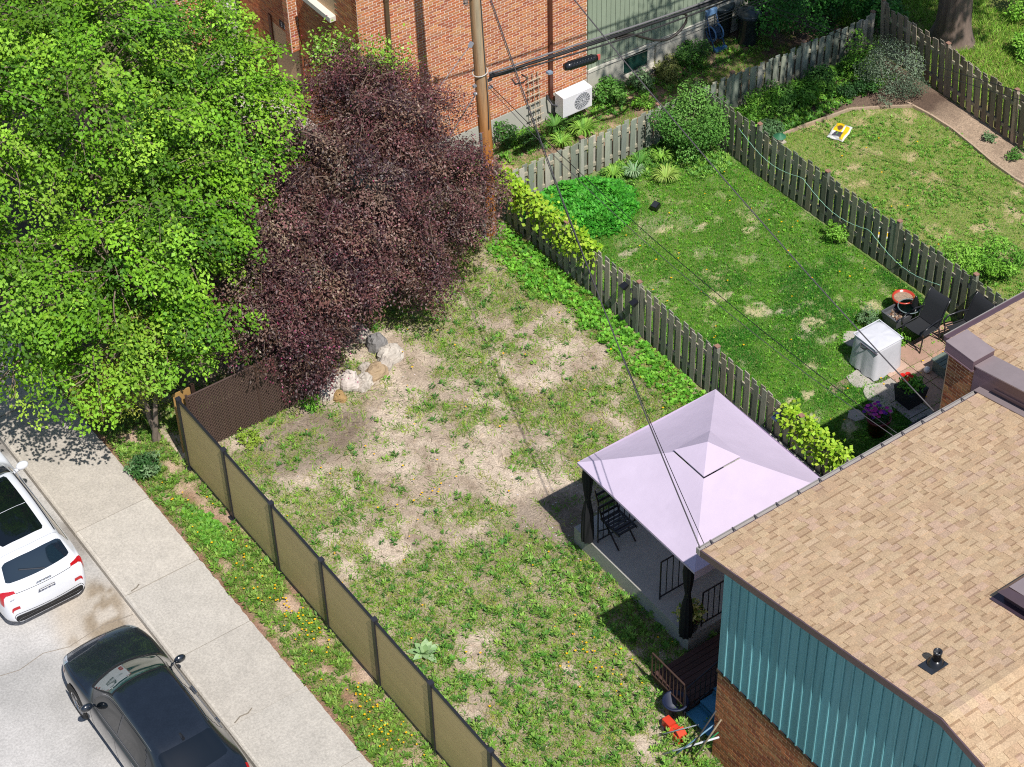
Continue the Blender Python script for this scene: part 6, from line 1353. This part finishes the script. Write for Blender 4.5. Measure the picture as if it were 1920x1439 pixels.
# ------------------------------------------------------------------ cars
def cr(A, s):
    """Catmull-Rom through the rows of A at fractional indices s"""
    n = len(A); s = np.clip(np.asarray(s, float), 0, n - 1); i = np.clip(np.floor(s).astype(int), 0, n - 2); t = (s - i).reshape(-1, *([1] * (A.ndim - 1)))
    p0, p1, p2, p3 = A[np.maximum(i - 1, 0)], A[i], A[i + 1], A[np.minimum(i + 2, n - 1)]
    return .5 * ((2 * p1) + (-p0 + p2) * t + (2 * p0 - 5 * p1 + 4 * p2 - p3) * t * t + (-p0 + 3 * p1 - 3 * p2 + p3) * t ** 3)
class CarBody:
    def __init__(s, stations, xc, yfront, zroad, ws=1.0, bows=None):
        rows = []
        for k, (d, w, z) in enumerate(stations):
            bw = (bows or {}).get(k, 0); half = [(a * ws, d - (bw * (1 - (a / .7) ** 2) if q >= 4 else 0), b) for q, (a, b) in enumerate(zip(w, z))]; rows.append([(-a, d_, b) for a, d_, b in half] + [(a, d_, b) for a, d_, b in half[-2::-1]])
        s.G = np.array(rows, float); s.o = (xc, yfront, zroad); s.ns = len(stations)
    def pts(s, S, T, off=0.0):
        """S station indices (m,), T section parameter 0..14 (k,) -> (m,k,3) world points pushed out by off"""
        A = cr(s.G, S); B = np.stack([cr(A[i], T) for i in range(len(S))]); P = np.stack([s.o[0] + B[..., 0], s.o[1] - B[..., 1], s.o[2] + B[..., 2]], -1)
        if off:
            du = np.gradient(P, axis=0); dv = np.gradient(P, axis=1); N = np.cross(dv, du); N /= np.maximum(np.linalg.norm(N, axis=-1, keepdims=True), 1e-9)
            c = np.array([s.o[0], s.o[1] - s.G[-1, 7, 1] / 2, s.o[2] + .55]); ref = P - c; ref[..., 1] *= .4
            flip = np.sign((N * ref).sum(-1).mean()) or 1; P = P + N * off * flip
        return P
    def patch(s, name, m, parent, s0, s1, t0, t1, off=.004, ns=14, nt=14, col=(1, 1, 1), shape=None):
        S = np.linspace(s0, s1, ns); T = np.linspace(t0, t1, nt); P = s.pts(S, T, off)
        F = [(i * nt + j, i * nt + j + 1, (i + 1) * nt + j + 1, (i + 1) * nt + j) for i in range(ns - 1) for j in range(nt - 1) if shape is None or shape((i + .5) / (ns - 1), (j + .5) / (nt - 1))]
        loc = np.array(OFF[parent.name]); me = mesh_np(name, P.reshape(-1, 3) - loc, F, np.tile(np.array(col, float), (ns * nt, 1)), m, True); o = bpy.data.objects.new(name, me); link(o, parent, tuple(loc)); return o
    def shell(s, m, parent, ns=90, nt=71):
        S = np.linspace(0, s.ns - 1, ns); T = np.linspace(0, 14, nt); P = s.pts(S, T); V = P.reshape(-1, 3); F = [(i * nt + j, i * nt + j + 1, (i + 1) * nt + j + 1, (i + 1) * nt + j) for i in range(ns - 1) for j in range(nt - 1)]
        h = nt // 2
        for i in (0, ns - 1):
            for j in range(h): F.append((i * nt + j, i * nt + j + 1, i * nt + nt - 2 - j, i * nt + nt - 1 - j) if j < h - 1 else (i * nt + j, i * nt + j + 1, i * nt + nt - 2 - j, i * nt + nt - 1 - j))
        for i in range(ns - 1): F.append((i * nt, (i + 1) * nt, (i + 1) * nt + nt - 1, i * nt + nt - 1))
        F = [f if len(set(f)) == 4 else f for f in F]; loc = np.array(OFF[parent.name]); me = bpy.data.meshes.new('body'); me.from_pydata([tuple(p) for p in V - loc], [], [tuple(dict.fromkeys(f)) for f in F])
        a = me.attributes.new('Col', 'FLOAT_COLOR', 'POINT'); a.data.foreach_set('color', np.ones(len(V) * 4, np.float32)); me.materials.append(m); me.polygons.foreach_set('use_smooth', np.ones(len(me.polygons), bool)); me.update()
        o = bpy.data.objects.new('body', me); link(o, parent, tuple(loc)); return o
    def line(s, name, m, parent, ST, r=.004, col=(1, 1, 1), off=.002):
        P = [s.pts(np.array([a]), np.array([b]))[0, 0] for a, b in ST]; return MB().tube([tuple(p) for p in P], r, 5, col, True).build(name, m, parent)
def wheel(parent, x, y, z, r, side, w=.2):
    """tyre with rim and spokes, outer face towards side"""
    def ring(prof, m, name, col, par):
        q = MB(); n = 28; vs = []
        for (rr, dx) in prof:
            for j in range(n): a = 2 * math.pi * j / n; vs.append((x + side * dx, y + rr * math.cos(a), z + rr * math.sin(a)))
        q.add(vs, [(i * n + j, i * n + (j + 1) % n, (i + 1) * n + (j + 1) % n, (i + 1) * n + j) for i in range(len(prof) - 1) for j in range(n)], col); return q.build(name, m, par, True)
    t = ring([(r * .3, -w), (r * .97, -w), (r, -w + .03), (r, -.03), (r * .95, 0), (r * .70, .0), (r * .68, -.02)], M['rubber'], 'wheel', (1, 1, 1), parent)
    ring([(r * .69, -.005), (r * .64, .0), (r * .62, -.04)], M['chrome'], 'rim', (1, 1, 1), t); ring([(r * .63, -.05), (.01, -.05)], M['rubber'], 'brake', (.6, .6, .6), t)
    for k in range(5):
        a = 2 * math.pi * k / 5 + .3
        for da in (-.12, .12): MB().bar((x - side * .012, y + .04 * math.cos(a), z + .04 * math.sin(a)), (x - side * .012, y + r * .64 * math.cos(a + da), z + r * .64 * math.sin(a + da)), .035, .012, (1, 1, 1)).build('spoke', M['chrome'], t)
    ring([(.055, -.005), (.01, .004)], M['chrome'], 'hub', (.8, .8, .8), t)
def ellipsoid(mb, c, r, col=(1, 1, 1), n=14, k=8):
    vs = []
    for i in range(k + 1):
        ph = -math.pi / 2 + math.pi * i / k
        for j in range(n): a = 2 * math.pi * j / n; vs.append((c[0] + r[0] * math.cos(ph) * math.cos(a), c[1] + r[1] * math.cos(ph) * math.sin(a), c[2] + r[2] * math.sin(ph)))
    return mb.add(vs, [(i * n + j, i * n + (j + 1) % n, (i + 1) * n + (j + 1) % n, (i + 1) * n + j) for i in range(k) for j in range(n)], col)
def arch(parent, x, y, z, r, side):
    q = MB(); n = 22; q.add([(x, y, z)] + [(x, y + r * math.cos(math.pi * j / n * 1.0), z + r * math.sin(math.pi * j / n)) for j in range(n + 1)], [(0, j + 1, j + 2) for j in range(n)], C('#0c0c0e')); return q.build('wheel_arch', M['rubber'], parent)
ZR = -.13
# dark sedan
WS = lambda *a: list(a)
sedan_st = [(0, WS(.38, .52, .58, .56, .52, .42, .22, 0), WS(.22, .30, .45, .57, .62, .65, .67, .68)), (0.1, WS(.55, .69, .73, .71, .67, .53, .28, 0), WS(.20, .28, .48, .64, .70, .73, .75, .76)), (0.35, WS(.70, .80, .84, .82, .775, .60, .31, 0), WS(.18, .26, .50, .70, .77, .81, .83, .84)), (0.7, WS(.74, .85, .885, .87, .82, .63, .32, 0), WS(.18, .25, .52, .76, .85, .89, .915, .92)), (1.05, WS(.75, .86, .895, .88, .825, .63, .32, 0), WS(.18, .25, .54, .80, .905, .95, .975, .985)),
            (1.3, WS(.75, .86, .895, .885, .825, .67, .35, 0), WS(.18, .25, .54, .82, .935, 1.0, 1.03, 1.04)), (1.64, WS(.75, .86, .895, .885, .82, .64, .345, 0), WS(.18, .25, .54, .83, .945, 1.19, 1.235, 1.25)), (2.02, WS(.75, .86, .895, .885, .815, .575, .315, 0), WS(.18, .25, .54, .83, .95, 1.385, 1.435, 1.45)), (2.55, WS(.75, .86, .895, .885, .81, .57, .31, 0), WS(.18, .25, .54, .835, .955, 1.415, 1.465, 1.475)), (3.05, WS(.75, .86, .895, .885, .81, .565, .31, 0), WS(.18, .25, .54, .84, .96, 1.40, 1.445, 1.455)),
            (3.44, WS(.75, .86, .895, .885, .81, .565, .31, 0), WS(.18, .25, .54, .845, .97, 1.32, 1.375, 1.39)), (3.98, WS(.75, .85, .885, .87, .80, .63, .335, 0), WS(.19, .26, .55, .85, .985, 1.09, 1.12, 1.13)), (4.24, WS(.72, .83, .86, .84, .785, .60, .32, 0), WS(.2, .27, .55, .84, .985, 1.03, 1.05, 1.06)), (4.44, WS(.60, .74, .78, .76, .72, .55, .3, 0), WS(.24, .32, .55, .80, .95, .99, 1.0, 1.01)), (4.5, WS(.5, .62, .66, .64, .6, .5, .27, 0), WS(.3, .36, .52, .74, .88, .92, .93, .94))]
xc, yf = -10.34, -1.46
sd_ = thing('parked_sedan', 'dark navy sedan parked at the kerb behind the white car', 'car', (xc, yf - 2.35, ZR)); B = CarBody(sedan_st, xc, yf, ZR, .94, {4: .10, 5: .16, 6: .13, 7: .09, 10: -.07, 11: -.10, 12: -.08}); B.shell(M['paint_navy'], sd_)
rndc = lambda r: (lambda u, v: (max(0, r - min(u, 1 - u)) ** 2 + max(0, r * .6 - min(v, 1 - v)) ** 2 * 2.8) < r * r)
rnd = lambda p=2.6, r=.14: (lambda u, v: not ((min(u, 1 - u) < r * .5) and (min(v, 1 - v) < r * .35)))
B.patch('windshield', M['car_glass'] if 'car_glass' in M else M['glass_green'], sd_, 5.12, 6.86, 5.12, 8.88, .005, 16, 24)
B.patch('windshield_surround', M['rubber'], sd_, 5.0, 6.95, 5.02, 8.98, .0025, 16, 24)
B.patch('rear_window', M['glass_dark'], sd_, 10.08, 10.95, 5.12, 8.88, .005, 40, 80, shape=rndc(.14)); 
for (t0, t1) in ((4.06, 4.82), (9.18, 9.94)):
    B.patch('side_window', M['glass_dark'], sd_, 5.62, 7.75, t0, t1, .004, 16, 8, shape=lambda u, v, a=t0: not (u < .22 and ((v > .35 + 3 * u) if a < 7 else (v < .65 - 3 * u)))); B.patch('side_window', M['glass_dark'], sd_, 7.85, 9.9, t0, t1, .004, 16, 8, shape=lambda u, v, a=t0: not (u > .8 and ((v > .35 + 3 * (1 - u)) if a < 7 else (v < .65 - 3 * (1 - u)))))
for t in (3.97, 10.03): B.line('chrome_strip', M['chrome'], sd_, [(5.5 + .22 * k, t) for k in range(21)], .007)
for t in (4.93, 9.07): B.line('roof_strip', M['chrome'], sd_, [(6.2 + .3 * k, t) for k in range(13)], .006)
for t in (4.25, 9.75): B.line('hood_seam', M['rubber'], sd_, [(.9 + .28 * k, t) for k in range(15)], .004)
B.line('hood_seam', M['rubber'], sd_, [(.95, 4.25 + .55 * k) for k in range(11)], .004)
B.patch('cowl', M['rubber'], sd_, 4.78, 5.02, 5.0, 9.0, .003, 6, 22)
for s in (-1, 1): MB().tube([(xc + .1 * s, yf - 1.16, ZR + 1.045), (xc + .40 * s + .1, yf - 1.24, ZR + 1.055)], .009, 5, C('#111114')).build('wiper', M['plain'], sd_)
for (t0, t1) in ((3.3, 4.5), (9.5, 10.7)): B.patch('headlight', M['lamp'] if 'lamp' in M else M['chrome'], sd_, .7, 1.9, t0, t1, .004, 8, 8)
for (t0, t1) in ((2.6, 3.0), (11.0, 11.4)): B.patch('side_marker', M['amber'] if 'amber' in M else M['red_lens'], sd_, 1.75, 2.15, t0, t1, .004, 4, 4)
for (t0, t1) in ((3.0, 4.2), (9.8, 11.0)): B.patch('tail_light', M['red_lens'], sd_, 12.2, 13.2, t0, t1, .005, 8, 8)
for t in (3.3, 10.7): 
    for s in (7.3, 9.0): B.line('door_handle', M['chrome'], sd_, [(s + .12 * k, t) for k in range(4)], .013)
for s_ in (5.7, 7.8, 9.9):
    for t0 in (1.2, 12.8): B.line('door_seam', M['rubber'], sd_, [(s_, t0 + (k * .35 if t0 < 7 else -k * .35)) for k in range(8)], .003)
for s in (-1, 1):
    q = MB(); ellipsoid(q, (xc + s * .92, yf - 1.62, ZR + 1.0), (.115, .065, .08)); q.bar((xc + s * .76, yf - 1.6, ZR + .95), (xc + s * .86, yf - 1.62, ZR + .96), .03); q.build('mirror', M['paint_navy'], sd_, True)
    for d in (.88, 3.55): arch(sd_, xc + s * .845, yf - d, ZR + .33, .39, s); wheel(sd_, xc + s * .852, yf - d, ZR + .325, .325, s)
fz = B.pts(np.array([9.85]), np.array([7.0]))[0, 0]; q = MB(); q.add([(fz[0] - .03, fz[1] + .1, fz[2]), (fz[0] + .03, fz[1] + .1, fz[2]), (fz[0] + .025, fz[1] - .1, fz[2]), (fz[0] - .025, fz[1] - .1, fz[2]), (fz[0], fz[1] - .02, fz[2] + .03), (fz[0], fz[1] - .11, fz[2] + .065)], [(0, 1, 4), (1, 2, 5, 4), (2, 3, 5), (3, 0, 4, 5)]); q.build('roof_antenna', M['black_metal'], sd_)
B.patch('grille', M['black_metal'], sd_, .05, .5, 5.2, 8.8, .003, 5, 16)

# white sport utility car
suv_st = [(0, WS(.4, .58, .64, .62, .58, .45, .25, 0), WS(.25, .33, .5, .75, .86, .9, .92, .93)), (.15, WS(.65, .8, .84, .82, .78, .6, .32, 0), WS(.22, .3, .55, .82, .94, .98, 1.0, 1.01)), (.6, WS(.78, .9, .93, .91, .86, .66, .35, 0), WS(.2, .3, .6, .9, 1.0, 1.04, 1.06, 1.07)), (1.2, WS(.8, .92, .945, .93, .88, .68, .36, 0), WS(.2, .3, .6, .95, 1.06, 1.1, 1.12, 1.13)), (1.5, WS(.8, .92, .945, .935, .88, .72, .38, 0), WS(.2, .3, .6, .96, 1.08, 1.15, 1.18, 1.19)), (2.0, WS(.8, .92, .945, .935, .875, .68, .37, 0), WS(.2, .3, .6, .97, 1.1, 1.42, 1.47, 1.48)),
          (2.35, WS(.8, .92, .945, .935, .87, .66, .36, 0), WS(.2, .3, .6, .97, 1.1, 1.55, 1.61, 1.62)), (3.0, WS(.8, .92, .945, .935, .87, .66, .36, 0), WS(.2, .3, .6, .975, 1.11, 1.58, 1.65, 1.66)), (3.7, WS(.8, .92, .945, .935, .87, .65, .355, 0), WS(.2, .3, .6, .98, 1.12, 1.555, 1.63, 1.64)), (4.1, WS(.8, .92, .94, .93, .86, .64, .35, 0), WS(.21, .31, .6, .98, 1.13, 1.51, 1.59, 1.6)), (4.22, WS(.8, .91, .935, .925, .85, .65, .355, 0), WS(.22, .32, .6, .975, 1.12, 1.44, 1.53, 1.545)), (4.47, WS(.78, .895, .92, .905, .84, .72, .39, 0), WS(.25, .34, .6, .95, 1.05, 1.12, 1.135, 1.14)),
          (4.58, WS(.74, .86, .885, .865, .82, .68, .37, 0), WS(.27, .36, .58, .85, .95, .985, 1.0, 1.005)), (4.645, WS(.68, .80, .825, .805, .77, .63, .35, 0), WS(.29, .37, .55, .70, .765, .785, .79, .79)), (4.67, WS(.62, .74, .765, .745, .71, .58, .32, 0), WS(.28, .34, .43, .48, .50, .51, .51, .51)), (4.655, WS(.55, .68, .70, .68, .65, .52, .3, 0), WS(.28, .30, .33, .35, .36, .36, .36, .36))]
xc, yf = -10.53, .10 + 4.6
sv = thing('parked_suv', 'white sport utility car with black panoramic roof at the kerb under the tree', 'car', (xc, yf - 2.3, ZR)); B = CarBody(suv_st, xc, yf, ZR, .91, {4: .12, 9: -.06, 10: -.08, 11: -.08, 12: -.07, 13: -.06, 14: -.05}); B.shell(M['paint_white'], sv)
B.patch('sunroof', M['glass_dark'], sv, 5.98, 8.62, 5.62, 8.38, .006, 50, 60, shape=rndc(.10)); B.line('sunroof_bar', M['paint_white'], sv, [(7.35, 5.66 + .268 * k) for k in range(11)], .009)
B.patch('windshield', M['glass_dark'], sv, 4.1, 5.8, 5.1, 8.9, .005, 14, 20)
B.patch('rear_window', M['rear_glass'] if 'rear_glass' in M else M['glass_dark'], sv, 10.08, 10.93, 5.05, 8.95, .006, 40, 80, shape=rndc(.16))
for (t0, t1) in ((4.08, 4.8), (9.2, 9.92)): B.patch('side_window', M['glass_dark'], sv, 4.6, 9.3, t0, t1, .004, 26, 8)
for (t0, t1) in ((2.55, 3.75), (10.25, 11.45)): B.patch('tail_light', M['red_lens'], sv, 11.05, 12.05, t0, t1, .012, 10, 12, shape=lambda u, v: .12 < u < .9)
for (t0, t1) in ((3.75, 5.25), (8.75, 10.25)): B.patch('tail_light', M['red_lens'], sv, 11.12, 12.1, t0, t1, .010, 24, 30, shape=lambda u, v, a=t0: (.12 + .5 * (v if a < 7 else 1 - v) < u < .9 + .08 * (v if a < 7 else 1 - v)))
for (t0, t1) in ((2.9, 5.0), (9.0, 11.1)): B.patch('reflector', M['red_lens'], sv, 13.30, 13.52, t0, t1, .006, 4, 14)
B.line('tailgate_seam', M['rubber'], sv, [(12.12, 5.25 + .25 * k) for k in range(15)], .006)
B.line('bumper_seam', M['rubber'], sv, [(13.95, 2.0 + .5 * k) for k in range(21)], .006)
B.patch('lower_bumper', M['rubber'], sv, 14.15, 15.0, .8, 13.2, .006, 6, 40)
P_ = B.pts(np.array([15.0]), np.linspace(0, 14, 41))[0]; MB().add([tuple(p - np.array((0, .012, 0))) for p in P_], [tuple(range(41))], C('#141417')).build('bumper_insert', M['plain'], sv)
B.line('roof_seam', M['grey_pipe'], sv, [(9.25, 5.0 + .2 * k) for k in range(21)], .003)
for t in (4.98, 9.02):
    B.line('roof_rail', M['black_metal'], sv, [(5.9 + .25 * k, t) for k in range(13)], .016)
for t in (3.98, 10.02): B.line('window_strip', M['chrome'], sv, [(4.5 + .3 * k, t) for k in range(17)], .009)
p = B.pts(np.array([12.6]), np.array([7.0]))[0, 0]; py, pz = p[1] - .03, p[2]
tilt = Vector((0, -.5, .87)); MB().obox((xc, py, pz), (1, 0, 0), tilt, Vector((0, .87, .5)), .16, .082, .006, C('#2a2a2e')).build('plate_frame', M['plain'], sv)
pl = MB().obox((xc, py - .006, pz - .003), (1, 0, 0), tilt, Vector((0, .87, .5)), .15, .073, .006, C('#e6e6ea')).build('licence_plate', M['plain'], sv)
rot = Matrix((Vector((1, 0, 0)), tilt, Vector((1, 0, 0)).cross(tilt))).transposed().to_euler()
def text(body, size, loc, name, m, parent): return text_mesh(name, body, size, m, parent, loc, rot, True)
nrm_ = Vector((1, 0, 0)).cross(tilt)
c0 = Vector((xc, py - .006, pz - .003)) + nrm_ * .010 - tilt * .035; text('ARV 51E', .095, tuple(c0), 'plate_lettering', mat('plate_blue', C('#2a3a6a'), .5), sv)
p = B.pts(np.array([11.75]), np.array([7.0]))[0, 0]
for k in range(4): MB().tube([(xc - .105 + .07 * k + .045 * math.cos(a), p[1] - .03 - .02 * math.sin(a), p[2] + .01 + .042 * math.sin(a)) for a in np.linspace(0, 2 * math.pi, 19)], .006, 5).build('badge_ring', M['chrome'], sv)
p = B.pts(np.array([12.55]), np.array([4.6]))[0, 0]; text('Q5', .075, (p[0], p[1] - .025, p[2]), 'model_badge', M['chrome'], sv)
a_, b_ = B.pts(np.array([10.9]), np.array([7.3]))[0, 0], B.pts(np.array([10.55]), np.array([6.0]))[0, 0]
MB().tube([tuple(a_ + np.array((0, -.02, .02))), tuple(b_ + np.array((0, -.02, .02)))], .012, 6, C('#3a3d44')).build('wiper', M['plain'], sv)
for s in (-1, 1):
    q = MB(); ellipsoid(q, (xc + s * .97, yf - 1.78, ZR + 1.12), (.13, .08, .09)); q.bar((xc + s * .80, yf - 1.78, ZR + 1.06), (xc + s * .93, yf - 1.78, ZR + 1.08), .06); q.build('mirror', M['paint_white'], sv, True)
    for d in (.93, 3.75): arch(sv, xc + s * .863, yf - d, ZR + .38, .43, s); wheel(sv, xc + s * .869, yf - d, ZR + .365, .365, s)
